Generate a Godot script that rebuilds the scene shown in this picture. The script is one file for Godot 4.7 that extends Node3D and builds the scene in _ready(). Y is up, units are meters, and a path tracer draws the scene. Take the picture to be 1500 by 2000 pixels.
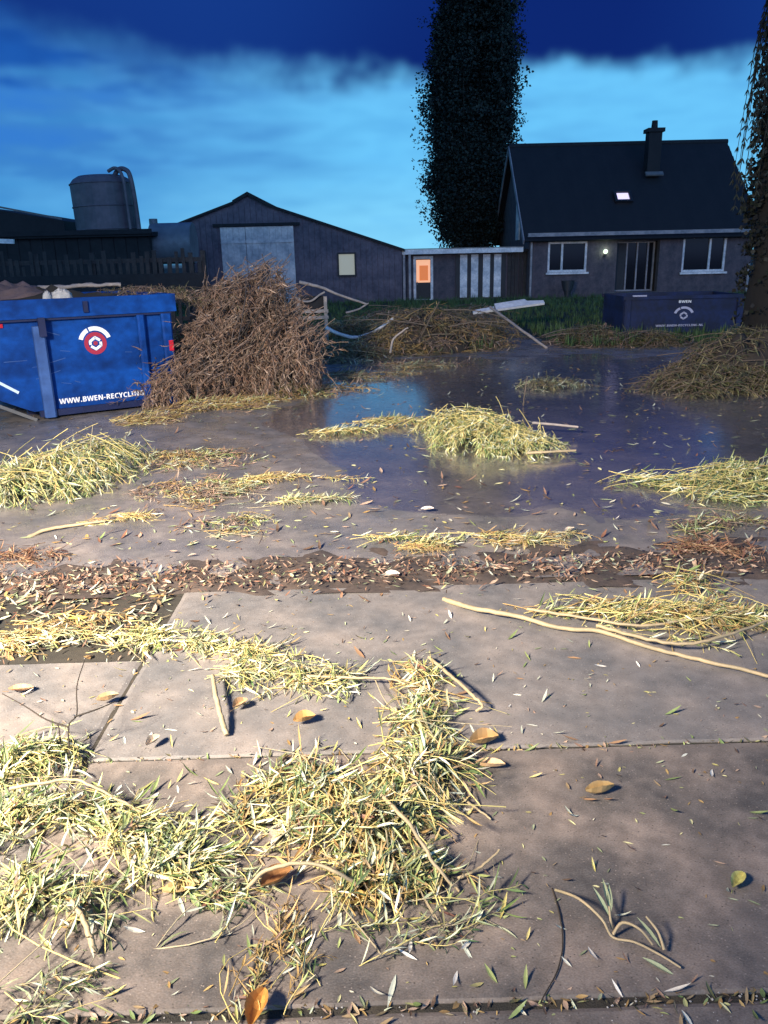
extends Node3D

var rng := RandomNumberGenerator.new()
var used := {}
var M := {}
var leaf_meshes := {}
var twig_meshes := {}


# ---------------------------------------------------------------- naming
func numbered(parent: Node, called: String) -> String:
	var key := "%d/%s" % [parent.get_instance_id(), called]
	var k: int = used.get(key, 0)
	used[key] = k + 1
	return called if k == 0 else "%s_%03d" % [called, k]

func tag(o: Node, label: String, category: String, group := "") -> void:
	o.set_meta("label", label)
	o.set_meta("category", category)
	if group != "":
		o.set_meta("group", group)

func thing(called: String, label: String, category: String, at := Vector3.ZERO, turn := 0.0, group := "") -> Node3D:
	var o := Node3D.new()
	o.name = numbered(self, called)
	add_child(o, true)
	o.position = at
	o.rotation.y = turn
	tag(o, label, category, group)
	return o

func put(called: String, mesh: Mesh, material: Material, parent: Node, xf := Transform3D()) -> MeshInstance3D:
	var o := MeshInstance3D.new()
	o.name = numbered(parent, called)
	o.mesh = mesh
	o.material_override = material
	o.transform = xf
	parent.add_child(o, true)
	return o

func single(called: String, mesh: Mesh, material: Material, label: String, category: String, xf := Transform3D(), group := "") -> MeshInstance3D:
	var o := put(called, mesh, material, self, xf)
	tag(o, label, category, group)
	return o

func struct(called: String, mesh: Mesh, material: Material, xf := Transform3D()) -> MeshInstance3D:
	var o := put(called, mesh, material, self, xf)
	o.set_meta("kind", "structure")
	return o

func many(called: String, mesh: Mesh, material: Material, parent: Node, places: Array, colors := []) -> MultiMeshInstance3D:
	var mm := MultiMesh.new()
	mm.transform_format = MultiMesh.TRANSFORM_3D
	mm.use_colors = colors.size() > 0
	mm.mesh = mesh
	mm.instance_count = places.size()
	for i in places.size():
		mm.set_instance_transform(i, places[i])
		if colors.size() > 0:
			mm.set_instance_color(i, colors[i])
	var o := MultiMeshInstance3D.new()
	o.name = numbered(parent, called)
	o.multimesh = mm
	o.material_override = material
	o.set_meta("kind", "stuff")
	parent.add_child(o, true)
	return o


# ---------------------------------------------------------------- shapes
func begin() -> SurfaceTool:
	var s := SurfaceTool.new()
	s.begin(Mesh.PRIMITIVE_TRIANGLES)
	s.set_color(Color.WHITE)
	return s

func tri(s: SurfaceTool, a: Vector3, b: Vector3, c: Vector3) -> void:
	s.set_normal((c - a).cross(b - a).normalized())
	s.add_vertex(a)
	s.add_vertex(b)
	s.add_vertex(c)

func quad(s: SurfaceTool, a: Vector3, b: Vector3, c: Vector3, d: Vector3) -> void:
	tri(s, a, b, c)
	tri(s, a, c, d)

func bx(s: SurfaceTool, c: Vector3, size: Vector3, b := Basis()) -> void:
	var h := [b.x * size.x * 0.5, b.y * size.y * 0.5, b.z * size.z * 0.5]
	for i in 3:
		for sg in [-1.0, 1.0]:
			var n: Vector3 = h[i] * sg
			var u: Vector3 = h[(i + 1) % 3]
			var v: Vector3 = h[(i + 2) % 3]
			if u.cross(v).dot(n) > 0:
				var t := u
				u = v
				v = t
			quad(s, c + n - u - v, c + n + u - v, c + n + u + v, c + n - u + v)

func box(c: Vector3, size: Vector3, b := Basis()) -> ArrayMesh:
	var s := begin()
	bx(s, c, size, b)
	return s.commit()

# a box with its four long front edges taken off
func chamfered(c: Vector3, size: Vector3, r: float) -> ArrayMesh:
	var s := begin()
	var h := size * 0.5
	var p := [Vector2(-h.x + r, -h.z), Vector2(h.x - r, -h.z), Vector2(h.x, -h.z + r), Vector2(h.x, h.z - r), Vector2(h.x - r, h.z), Vector2(-h.x + r, h.z), Vector2(-h.x, h.z - r), Vector2(-h.x, -h.z + r)]
	var pts := []
	for q in p:
		pts.append(c + Vector3(q.x, -h.y, q.y))
	prism(s, pts, Vector3(0, size.y, 0))
	return s.commit()

# convex outline swept along a vector
func prism(s: SurfaceTool, pts: Array, sweep: Vector3) -> void:
	var mid := Vector3.ZERO
	for p in pts:
		mid += p
	mid /= pts.size()
	mid += sweep * 0.5
	var n := pts.size()
	for i in n:
		var a: Vector3 = pts[i]
		var b: Vector3 = pts[(i + 1) % n]
		out_quad(s, a, b, b + sweep, a + sweep, mid)
	for i in range(1, n - 1):
		out_tri(s, pts[0], pts[i], pts[i + 1], mid)
		out_tri(s, pts[0] + sweep, pts[i] + sweep, pts[i + 1] + sweep, mid)

func out_tri(s: SurfaceTool, a: Vector3, b: Vector3, c: Vector3, mid: Vector3) -> void:
	if (c - a).cross(b - a).dot(a - mid) < 0:
		tri(s, a, c, b)
	else:
		tri(s, a, b, c)

func out_quad(s: SurfaceTool, a: Vector3, b: Vector3, c: Vector3, d: Vector3, mid: Vector3) -> void:
	out_tri(s, a, b, c, mid)
	out_tri(s, a, c, d, mid)

func tube(s: SurfaceTool, pts: Array, r0: float, r1: float, sides := 6, wobble := 0.0) -> void:
	var n := pts.size()
	var rings := []
	var norms := []
	var ref := Vector3.UP
	for i in n:
		var t: Vector3 = (pts[mini(i + 1, n - 1)] - pts[maxi(i - 1, 0)]).normalized()
		if absf(t.dot(ref)) > 0.95:
			ref = Vector3(1, 0, 0.1).normalized()
		var u := t.cross(ref).normalized()
		var v := u.cross(t).normalized()
		ref = v
		var r := lerpf(r0, r1, float(i) / maxf(1.0, n - 1))
		var ring := []
		var nn := []
		for k in sides:
			var a := TAU * k / sides
			var d := u * cos(a) + v * sin(a)
			ring.append(pts[i] + d * r * (1.0 + wobble * sin(a * 3.0 + i * 1.7) + wobble * 0.6 * sin(a * 2.0 - i * 0.9)))
			nn.append(d)
		rings.append(ring)
		norms.append(nn)
	for i in n - 1:
		for k in sides:
			var k2 := (k + 1) % sides
			var q := [[i, k], [i + 1, k2], [i + 1, k], [i, k], [i, k2], [i + 1, k2]]
			for e in q:
				s.set_normal(norms[e[0]][e[1]])
				s.add_vertex(rings[e[0]][e[1]])
	for e in [0, n - 1]:
		for k in range(1, sides - 1):
			tri(s, rings[e][0], rings[e][k], rings[e][k + 1])

func pipe(pts: Array, r0: float, r1: float, sides := 8, wobble := 0.0) -> ArrayMesh:
	var s := begin()
	tube(s, pts, r0, r1, sides, wobble)
	return s.commit()

# smooth curve through points
func curve(pts: Array, steps := 5) -> Array:
	var out := []
	var n := pts.size()
	for i in n - 1:
		var p0: Vector3 = pts[maxi(i - 1, 0)]
		var p1: Vector3 = pts[i]
		var p2: Vector3 = pts[i + 1]
		var p3: Vector3 = pts[mini(i + 2, n - 1)]
		for k in steps:
			out.append(p1.cubic_interpolate(p2, p0, p3, float(k) / steps))
	out.append(pts[n - 1])
	return out

func stick_points(pts: Array, wiggle: float, steps := 6) -> Array:
	var out := curve(pts, steps)
	for i in out.size():
		out[i] += Vector3(rng.randf_range(-1, 1), rng.randf_range(-0.2, 0.6), rng.randf_range(-1, 1)) * wiggle
	return out

# flat ring segment in the xy plane
func arc(s: SurfaceTool, c: Vector3, r0: float, r1: float, a0: float, a1: float, squash := 1.0, n := 14) -> void:
	for i in n:
		var a := deg_to_rad(lerpf(a0, a1, float(i) / n))
		var b := deg_to_rad(lerpf(a0, a1, float(i + 1) / n))
		var pa := Vector3(cos(a), sin(a) * squash, 0)
		var pb := Vector3(cos(b), sin(b) * squash, 0)
		quad(s, c + pa * r0, c + pa * r1, c + pb * r1, c + pb * r0)

func ribbon(s: SurfaceTool, pts: Array, w: float) -> void:
	for i in pts.size() - 1:
		var a: Vector3 = pts[i]
		var b: Vector3 = pts[i + 1]
		var d := (b - a).normalized()
		var u := Vector3(-d.y, d.x, 0) * w * 0.5
		a -= d * w * 0.25
		b += d * w * 0.25
		quad(s, a - u, a + u, b + u, b - u)


# ---------------------------------------------------------------- materials
func lin(r: float, g: float, b: float) -> Color:
	return Color(r, g, b).linear_to_srgb()

func fnl(seed_: int, freq: float, octaves := 4) -> FastNoiseLite:
	var f := FastNoiseLite.new()
	f.seed = seed_
	f.frequency = freq
	f.noise_type = FastNoiseLite.TYPE_SIMPLEX_SMOOTH
	f.fractal_octaves = octaves
	return f

func image_tex(im: Image) -> ImageTexture:
	return ImageTexture.create_from_image(im)

func noise_bytes(seed_: int, freq: float, octaves: int, size: int) -> PackedByteArray:
	var im: Image = fnl(seed_, freq, octaves).get_seamless_image(size, size)
	im.convert(Image.FORMAT_L8)
	return im.get_data()

# tone sheet: mean 1 is written as 0.75; stains, cloudiness, grit and pits
func tone_sheet(seed_: int, size: int, cloud: float, grain: float, grit: int, pits: int) -> Array:
	var a := noise_bytes(seed_, 0.004, 5, size)
	var b := noise_bytes(seed_ + 1, 0.02, 4, size)
	var c := noise_bytes(seed_ + 2, 0.25, 2, size)
	var col := PackedByteArray()
	var hei := PackedByteArray()
	col.resize(size * size * 3)
	hei.resize(size * size)
	for i in size * size:
		var t := 0.75 + (a[i] / 255.0 - 0.5) * cloud + (b[i] / 255.0 - 0.5) * cloud * 0.55 + (c[i] / 255.0 - 0.5) * grain
		var warm := (b[(i * 7) % (size * size)] / 255.0 - 0.5) * 0.03 + (a[i] / 255.0 - 0.5) * 0.05
		col[i * 3] = clampi(int((t + warm) * 255), 0, 255)
		col[i * 3 + 1] = clampi(int(t * 255), 0, 255)
		col[i * 3 + 2] = clampi(int((t - warm) * 255), 0, 255)
		hei[i] = clampi(int(128 + (c[i] - 128) * 0.5 + (b[i] - 128) * 0.35), 0, 255)
	var r := RandomNumberGenerator.new()
	r.seed = seed_
	for k in grit + pits:
		var x := r.randi_range(1, size - 3)
		var y := r.randi_range(1, size - 3)
		var v := r.randf_range(0.9, 1.0) if k < grit else r.randf_range(0.42, 0.6)
		var w := 1 if r.randf() < 0.7 else 2
		for dy in w:
			for dx in w:
				var i := (y + dy) * size + x + dx
				for q in 3:
					col[i * 3 + q] = int(v * 255)
				hei[i] = 220 if k < grit else 30
	var im := Image.create_from_data(size, size, false, Image.FORMAT_RGB8, col)
	var hm := Image.create_from_data(size, size, false, Image.FORMAT_L8, hei)
	hm.convert(Image.FORMAT_RGBA8)
	hm.bump_map_to_normal_map(3.0)
	return [image_tex(im), image_tex(hm)]

func rough_sheet(seed_: int, freq: float, lo: float, hi: float) -> ImageTexture:
	var size := 512
	var a := noise_bytes(seed_, freq, 4, size)
	var out := PackedByteArray()
	out.resize(size * size)
	for i in size * size:
		out[i] = clampi(int(lerpf(lo, hi, smoothstep(0.25, 0.75, a[i] / 255.0)) * 255), 0, 255)
	var im := Image.create_from_data(size, size, false, Image.FORMAT_L8, out)
	im.convert(Image.FORMAT_RGB8)
	return image_tex(im)

func plain(color: Color, rough: float, metal := 0.0) -> StandardMaterial3D:
	var m := StandardMaterial3D.new()
	m.albedo_color = color
	m.roughness = rough
	m.metallic = metal
	m.cull_mode = BaseMaterial3D.CULL_DISABLED
	return m

func textured(color: Color, rough: float, sheet: Array, scale: float, normal := 1.0) -> StandardMaterial3D:
	var m := plain(Color(color.r / 0.885, color.g / 0.885, color.b / 0.885), rough)
	m.albedo_texture = sheet[0]
	m.normal_enabled = true
	m.normal_texture = sheet[1]
	m.normal_scale = normal
	m.uv1_triplanar = true
	m.uv1_world_triplanar = true
	m.uv1_scale = Vector3.ONE * scale
	return m

func tinted(rough: float, back: float) -> StandardMaterial3D:
	var m := plain(Color.WHITE, rough)
	m.vertex_color_use_as_albedo = true
	if back > 0:
		m.backlight_enabled = true
		m.backlight = Color(back, back, back)
	return m

func glow(color: Color, energy: float) -> StandardMaterial3D:
	var m := plain(color, 0.4)
	m.emission_enabled = true
	m.emission = color
	m.emission_energy_multiplier = energy
	return m

func materials() -> void:
	var coarse := tone_sheet(11, 1024, 0.24, 0.17, 4600, 4600)
	var fine := tone_sheet(31, 512, 0.22, 0.16, 0, 600)
	var wall := tone_sheet(51, 512, 0.26, 0.10, 0, 0)
	var grime := tone_sheet(71, 512, 0.42, 0.14, 60, 200)
	M.concrete = textured(lin(0.25, 0.232, 0.22), 0.72, coarse, 0.55, 0.2)
	var mottled := tone_sheet(91, 1024, 0.36, 0.22, 5200, 5200)
	M.concrete_dark = textured(lin(0.235, 0.2, 0.175), 0.75, mottled, 0.6, 0.2)
	M.concrete_wet = textured(lin(0.24, 0.222, 0.215), 1.0, coarse, 0.42, 0.35)
	M.concrete_wet.roughness_texture = rough_sheet(77, 0.012, 0.16, 0.5)
	M.concrete_sunk = textured(lin(0.075, 0.068, 0.066), 0.35, coarse, 0.5, 0.9)
	M.joint_dirt = textured(lin(0.05, 0.045, 0.035), 0.9, fine, 1.4, 1.0)
	M.soil = textured(lin(0.035, 0.03, 0.022), 0.95, fine, 0.6, 1.0)
	M.turf = textured(lin(0.018, 0.03, 0.014), 0.95, fine, 0.4, 1.0)
	M.litter_bed = textured(lin(0.10, 0.078, 0.066), 0.7, fine, 2.0, 1.0)
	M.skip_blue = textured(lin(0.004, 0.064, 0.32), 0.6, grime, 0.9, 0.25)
	M.skip_blue.metallic_specular = 0.28
	M.skip_blue_worn_lit = textured(lin(0.05, 0.13, 0.38), 0.5, fine, 1.5, 0.4)  # paler blue: scratch wear, and a highlight painted on the near rib
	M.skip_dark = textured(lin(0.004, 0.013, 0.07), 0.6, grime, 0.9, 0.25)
	M.skip_edge = textured(lin(0.012, 0.02, 0.09), 0.5, wall, 0.9, 0.25)
	M.print_white = plain(lin(0.85, 0.87, 0.9), 0.5)
	M.print_red = plain(lin(0.36, 0.02, 0.05), 0.5)
	M.print_dull = plain(lin(0.42, 0.42, 0.55), 0.6)
	M.reflector = plain(lin(0.5, 0.015, 0.03), 0.3)
	M.scrape_highlight = plain(lin(0.6, 0.75, 0.85), 0.4)  # pale tone holds the strut highlight along the scraped edge
	M.barn_board = textured(lin(0.17, 0.135, 0.17), 0.8, wall, 0.5, 0.6)
	M.barn_door = textured(lin(0.78, 0.70, 0.70), 0.75, wall, 0.6, 0.6)
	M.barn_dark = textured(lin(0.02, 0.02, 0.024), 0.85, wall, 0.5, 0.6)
	M.roof_dark = textured(lin(0.013, 0.013, 0.017), 0.75, fine, 0.7, 0.8)
	M.brick = textured(lin(0.12, 0.098, 0.118), 0.85, fine, 1.1, 0.9)
	M.white_paint = textured(lin(0.86, 0.84, 0.86), 0.5, wall, 0.9, 0.2)
	M.grey_paint = textured(lin(0.4, 0.37, 0.39), 0.55, wall, 0.9, 0.2)
	M.dark_paint = textured(lin(0.02, 0.02, 0.025), 0.6, wall, 0.9, 0.3)
	M.zinc = textured(lin(0.20, 0.20, 0.2), 0.5, wall, 0.9, 0.3)
	M.glass_dark = plain(lin(0.012, 0.013, 0.018), 0.08)
	M.silo = textured(lin(0.17, 0.14, 0.165), 0.55, wall, 0.35, 0.4)
	M.tank = textured(lin(0.17, 0.2, 0.24), 0.45, wall, 0.4, 0.3)
	M.timber = textured(lin(0.06, 0.05, 0.048), 0.85, fine, 1.6, 0.8)
	M.pale_timber = textured(lin(0.42, 0.37, 0.34), 0.75, fine, 1.6, 0.6)
	M.white_board = textured(lin(0.9, 0.9, 0.9), 0.6, wall, 0.8, 0.3)
	M.bark_pale = textured(lin(0.50, 0.40, 0.24), 0.65, fine, 3.0, 0.5)
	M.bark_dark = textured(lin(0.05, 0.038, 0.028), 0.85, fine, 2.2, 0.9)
	M.bark_black = textured(lin(0.014, 0.011, 0.009), 0.9, fine, 2.2, 0.9)
	M.bark_mid = textured(lin(0.19, 0.15, 0.11), 0.8, fine, 2.6, 0.9)
	M.stone = textured(lin(0.5, 0.5, 0.5), 0.8, fine, 2.0, 0.7)
	M.pink_soil = textured(lin(0.17, 0.12, 0.12), 0.9, fine, 1.2, 1.0)
	M.leaf = tinted(0.55, 0.25)
	M.leaf_dark = tinted(0.7, 0.1)
	M.dry_leaf = tinted(0.6, 0.2)
	M.lamp_glow = glow(Color(0.9, 1.0, 0.85), 1.6)
	M.glass_dark.metallic_specular = 0.25
	M.orange_glow = glow(Color(0.95, 0.68, 0.50), 0.8)
	M.orange_dim = glow(Color(0.84, 0.45, 0.20), 0.75)
	M.skylight_glow = glow(Color(0.93, 0.86, 0.98), 0.95)
	M.barn_glow = glow(Color(0.62, 0.62, 0.55), 0.55)
	M.flood_glow = glow(Color(1.0, 0.92, 0.78), 6.0)
	var w := StandardMaterial3D.new()
	w.transparency = BaseMaterial3D.TRANSPARENCY_ALPHA
	w.albedo_color = Color(0.5, 0.5, 0.55, 0.06)
	w.roughness = 0.15
	w.metallic_specular = 0.5
	w.cull_mode = BaseMaterial3D.CULL_DISABLED
	M.water = w


# ---------------------------------------------------------------- leaves and twigs
func leaf(s: SurfaceTool, base: Vector3, dir: Vector3, up: Vector3, length: float, width: float, curl: float, fold: float, color: Color) -> void:
	var side := dir.cross(up).normalized()
	up = side.cross(dir).normalized()
	var prof := [0.10, 0.82, 1.0, 0.64, 0.03]
	s.set_color(color)
	var p := base
	var mids := []
	var ls := []
	var rs := []
	var d := dir
	for i in 5:
		var w: float = width * 0.5 * prof[i]
		var u := side.cross(d).normalized()
		mids.append(p - u * fold * w)
		ls.append(p - side * w)
		rs.append(p + side * w)
		d = (d - u * curl * 0.25).normalized()
		p += d * length * 0.25
	for i in 4:
		quad(s, ls[i], ls[i + 1], mids[i + 1], mids[i])
		quad(s, mids[i], mids[i + 1], rs[i + 1], rs[i])

func jitter(c: Color, amount: float) -> Color:
	var k := 1.0 + rng.randf_range(-amount, amount)
	var w := rng.randf_range(-amount, amount) * 0.25
	return Color(c.r * k * (1 + w), c.g * k, c.b * k * (1 - w))

# colours are real base colours, linear
var PAL := {
	"fresh": {"stem": Color(0.55, 0.47, 0.18), "leaves": [Color(0.17, 0.24, 0.075), Color(0.26, 0.32, 0.12), Color(0.46, 0.51, 0.38), Color(0.36, 0.36, 0.15), Color(0.10, 0.16, 0.055), Color(0.085, 0.12, 0.05)]},
	"yellow": {"stem": Color(0.62, 0.52, 0.20), "leaves": [Color(0.40, 0.38, 0.15), Color(0.54, 0.51, 0.27), Color(0.26, 0.29, 0.11), Color(0.62, 0.61, 0.48), Color(0.20, 0.25, 0.09), Color(0.30, 0.21, 0.09)]},
	"grey": {"stem": Color(0.36, 0.31, 0.2), "leaves": [Color(0.30, 0.34, 0.22), Color(0.22, 0.26, 0.15), Color(0.40, 0.42, 0.33), Color(0.30, 0.27, 0.12), Color(0.14, 0.17, 0.09)]},
	"brown": {"stem": Color(0.20, 0.145, 0.115), "leaves": [Color(0.20, 0.12, 0.08), Color(0.29, 0.19, 0.135), Color(0.38, 0.28, 0.21), Color(0.10, 0.065, 0.045), Color(0.14, 0.095, 0.06)]},
	"straw": {"stem": Color(0.36, 0.24, 0.09), "leaves": [Color(0.34, 0.22, 0.08), Color(0.42, 0.29, 0.11), Color(0.26, 0.17, 0.07), Color(0.30, 0.22, 0.12)]},
	"russet": {"stem": Color(0.26, 0.16, 0.08), "leaves": [Color(0.20, 0.095, 0.055), Color(0.26, 0.14, 0.08), Color(0.13, 0.065, 0.045), Color(0.36, 0.27, 0.18)]},
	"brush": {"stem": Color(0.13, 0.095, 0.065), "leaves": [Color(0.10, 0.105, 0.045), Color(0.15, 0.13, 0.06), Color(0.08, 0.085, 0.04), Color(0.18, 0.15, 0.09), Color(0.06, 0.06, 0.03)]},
}

# a willow shoot lying along x: bent stem with narrow leaves
func twig(length: float, count: int, ll: float, lw: float, droop: float, flat: float, pal: String, bend: float, stem_r: float) -> ArrayMesh:
	var s := begin()
	var p: Dictionary = PAL[pal]
	var pts := []
	var n := 11
	var ph := rng.randf() * TAU
	for i in n:
		var t := float(i) / (n - 1)
		pts.append(Vector3((t - 0.5) * length, -droop * pow(2 * t - 1, 2) + sin(t * 7 + ph) * 0.006, bend * length * (sin(PI * t) - 0.6) + sin(t * 9 + ph) * 0.012))
	s.set_color(jitter(p.stem, 0.2))
	tube(s, pts, stem_r, stem_r * 0.35, 4)
	for k in count:
		var t := clampf((k + rng.randf()) / count * 0.9 + 0.1, 0, 0.999)
		var i := int(t * (n - 1))
		var at: Vector3 = pts[i].lerp(pts[i + 1], t * (n - 1) - i)
		var tan_: Vector3 = (pts[i + 1] - pts[i]).normalized()
		var a := rng.randf() * TAU
		var radial := Vector3(0, cos(a) * flat, sin(a))
		var dir := (tan_ * rng.randf_range(0.5, 1.3) + radial * rng.randf_range(0.5, 1.0)).normalized()
		var up := (Vector3(rng.randf_range(-0.6, 0.6), 1, rng.randf_range(-0.6, 0.6))).normalized()
		var lv: Array = p.leaves
		leaf(s, at, dir, up, ll * rng.randf_range(0.55, 1.25), lw * rng.randf_range(0.7, 1.25), rng.randf_range(-0.9, 2.2), rng.randf_range(0.1, 0.9), jitter(lv[rng.randi() % lv.size()], 0.25))
	return s.commit()

func prepare_twigs() -> void:
	for pal in PAL:
		var list := []
		for v in 4:   # lying flat
			list.append(twig(rng.randf_range(0.28, 0.5), 16, 0.105, 0.0105, rng.randf_range(0.0, 0.02), 0.45, pal, rng.randf_range(-0.28, 0.28), 0.0032))
		for v in 4:   # arched over a pile
			list.append(twig(rng.randf_range(0.35, 0.6), 19, 0.105, 0.0105, rng.randf_range(0.06, 0.16), 0.95, pal, rng.randf_range(-0.2, 0.2), 0.0034))
		for v in 4:   # long bare withies
			list.append(twig(rng.randf_range(0.5, 0.85), 7, 0.10, 0.011, rng.randf_range(0.03, 0.12), 0.7, pal, rng.randf_range(-0.6, 0.6), 0.0036))
		for v in 4:   # dry shoots hanging limp
			list.append(twig(rng.randf_range(0.6, 0.9), 24, 0.12, 0.0125, rng.randf_range(0.10, 0.24), 0.9, pal, rng.randf_range(-0.2, 0.2), 0.0058))
		twig_meshes[pal] = list
		var ls := []
		var lv: Array = PAL[pal].leaves
		for v in 4:
			var s := begin()
			leaf(s, Vector3(-0.045, 0, 0), Vector3.RIGHT, Vector3.UP, rng.randf_range(0.07, 0.11), rng.randf_range(0.012, 0.018), rng.randf_range(-0.8, 0.9), rng.randf_range(0.1, 0.7), jitter(lv[v % lv.size()], 0.15))
			ls.append(s.commit())
		leaf_meshes[pal] = ls

# blob: [centre on the ground, half width x, half width z, height]
func heap(called: String, label: String, category: String, blobs: Array, pal: Array, n_parts: int, n_tangle: int, n_leaves: int, yaw: float, spread: float, size := 1.0, group := "", steep := 0.0, withy := 0.24) -> Node3D:
	var base: Vector3 = blobs[0][0]
	var h := thing(called, label, category, base, 0.0, group)
	var areas := []
	var total := 0.0
	for b in blobs:
		total += b[1] * b[2]
		areas.append(total)
	var clumps := []
	for b in blobs:
		var list := []
		for q in maxi(3, int(b[1] * b[2] * 90.0)):
			var rr := sqrt(rng.randf()) * 0.85
			var ca := rng.randf() * TAU
			list.append(Vector2(cos(ca), sin(ca)) * rr)
		clumps.append(list)
	var tangle := {}
	var loose := {}
	for k in n_parts + n_tangle + n_leaves:
		var pick := rng.randf() * total
		var bi := 0
		while areas[bi] < pick:
			bi += 1
		var b: Array = blobs[bi]
		var r := sqrt(rng.randf())
		if rng.randf() < 0.12:
			r = rng.randf_range(0.9, 1.3)
		var a := rng.randf() * TAU
		if steep <= 0.0:
			var cl: Array = clumps[bi]
			var cc: Vector2 = cl[rng.randi() % cl.size()] + Vector2(rng.randfn(), rng.randfn()) * 0.22
			r = cc.length()
			a = cc.angle()
		var height: float = b[3]
		var c: Vector3 = b[0]
		var rise := maxf(0.0, 1.0 - r * r)
		var y: float = 0.012 + height * rise * (rng.randf_range(0.55, 1.0) if k < n_parts else rng.randf_range(0.2, 0.95))
		var at := c + Vector3(cos(a) * r * b[1], y, sin(a) * r * b[2]) - base
		var p: String = pal[rng.randi() % pal.size()]
		if k >= n_parts + n_tangle and size < 0.7 and rng.randf() < 0.55:
			p = ["straw", "brown", "russet", "grey"][rng.randi() % 4]
		var turn := yaw + rng.randf_range(-spread, spread)
		var basis := Basis(Vector3.UP, turn)
		if steep > 0.0:
			# hang down the flank
			var out := Vector3(cos(a), 0, sin(a))
			var down := (out * (0.55 + 0.6 * (1.0 - r)) * (1.0 - 0.5 * steep) - Vector3.UP * steep * (0.25 + r) + Vector3(rng.randf_range(-1, 1), rng.randf_range(-0.3, 0.3), rng.randf_range(-1, 1)) * spread * 0.3).normalized()
			var sidev := down.cross(Vector3.UP).normalized()
			basis = Basis(down, sidev.cross(down).normalized(), sidev)
			at.y = maxf(at.y, 0.1 * size)
			if steep >= 1.0:
				# on the shell of a tall pile: pick a height, then the girth there
				var v := rng.randf()
				var girth := pow(1.0 - v * v, 0.32) * rng.randf_range(0.62, 1.06)
				at = c - base + Vector3(cos(a) * girth * b[1], 0.10 + height * v * 0.86, sin(a) * girth * b[2])
				down = (out * rng.randf_range(0.05, 0.6) + Vector3(-0.38, -1.0, 0.12) + Vector3(rng.randfn(), rng.randfn() * 0.3, rng.randfn()) * 0.25).normalized()
				if rng.randf() < 0.18:
					down = (out * 0.5 + Vector3(rng.randfn(), rng.randf() * 1.2, rng.randfn())).normalized()
				sidev = down.cross(Vector3.UP).normalized()
				basis = Basis(down, sidev.cross(down).normalized(), sidev) * Basis(Vector3.RIGHT, rng.randf_range(-0.8, 0.8))
		else:
			var tilt := rng.randf_range(-0.5, 0.5) * clampf(height * 1.5, 0.0, 0.5)
			basis = basis * Basis(Vector3(0, 0, 1), tilt)
		var sc := size * rng.randf_range(0.75, 1.25)
		if k < n_parts + n_tangle:
			var variant := rng.randi() % 4 + (4 if y > 0.05 else 0)
			if steep >= 1.0:
				variant = rng.randi() % 4 + 12
			elif rng.randf() < withy:
				variant = rng.randi() % 4 + 8
			var xf := Transform3D(basis.scaled_local(Vector3.ONE * sc), at)
			if k < n_parts:
				put("leafy_twig" , twig_meshes[p][variant], M.leaf, h, xf)
			else:
				var key := "%s/%d" % [p, variant]
				if not tangle.has(key):
					tangle[key] = []
				tangle[key].append(xf)
		else:
			basis = Basis(Vector3.UP, rng.randf() * TAU) * Basis(Vector3(1, 0, 0), rng.randf_range(-0.7, 0.7)) * Basis(Vector3(0, 0, 1), rng.randf_range(-0.5, 0.5) if y > 0.03 else rng.randf_range(-0.12, 0.12))
			var key := "%s/%d" % [p, rng.randi() % 4]
			if not loose.has(key):
				loose[key] = []
			loose[key].append(Transform3D(basis.scaled_local(Vector3.ONE * sc * rng.randf_range(0.25, 1.2)), at))
	for key in tangle:
		var q: PackedStringArray = key.split("/")
		many("twig_tangle", twig_meshes[q[0]][int(q[1])], M.leaf, h, tangle[key])
	for key in loose:
		var q: PackedStringArray = key.split("/")
		many("loose_leaves", leaf_meshes[q[0]][int(q[1])], M.leaf, h, loose[key])
	return h

# lumpy mound: the tangled inside of a heap
func mound(rx: float, rz: float, height: float, seed_: int, power := 1.0, rough := 0.25) -> ArrayMesh:
	var s := begin()
	var f := fnl(seed_, 2.5, 4)
	var nr := 14
	var na := 30
	var grid := []
	for i in nr + 1:
		var row := []
		for k in na:
			var r := float(i) / nr
			var a := TAU * k / na
			var x := cos(a) * r
			var z := sin(a) * r
			var e := 1.0 + rough * f.get_noise_2d(x * 2, z * 2)
			var y := height * pow(maxf(0.0, 1.0 - r * r), power) * (1.0 + rough * 1.4 * f.get_noise_2d(x * 1.4 + 9, z * 1.4))
			row.append(Vector3(x * rx * e, y - 0.01, z * rz * e))
		grid.append(row)
	s.set_smooth_group(0)
	for i in nr:
		for k in na:
			var k2 := (k + 1) % na
			for v in [grid[i][k], grid[i + 1][k], grid[i + 1][k2], grid[i][k], grid[i + 1][k2], grid[i][k2]]:
				s.add_vertex(v)
	s.index()
	s.generate_normals()
	return s.commit()

func stick(called: String, label: String, category: String, pts: Array, r0: float, r1: float, m: Material, wiggle := 0.006, group := "") -> MeshInstance3D:
	var base: Vector3 = pts[0]
	var loc := []
	for p in pts:
		loc.append(p - base)
	return single(called, pipe(stick_points(loc, wiggle), r0, r1, 7, 0.06), m, label, category, Transform3D(Basis(), base), group)


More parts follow.
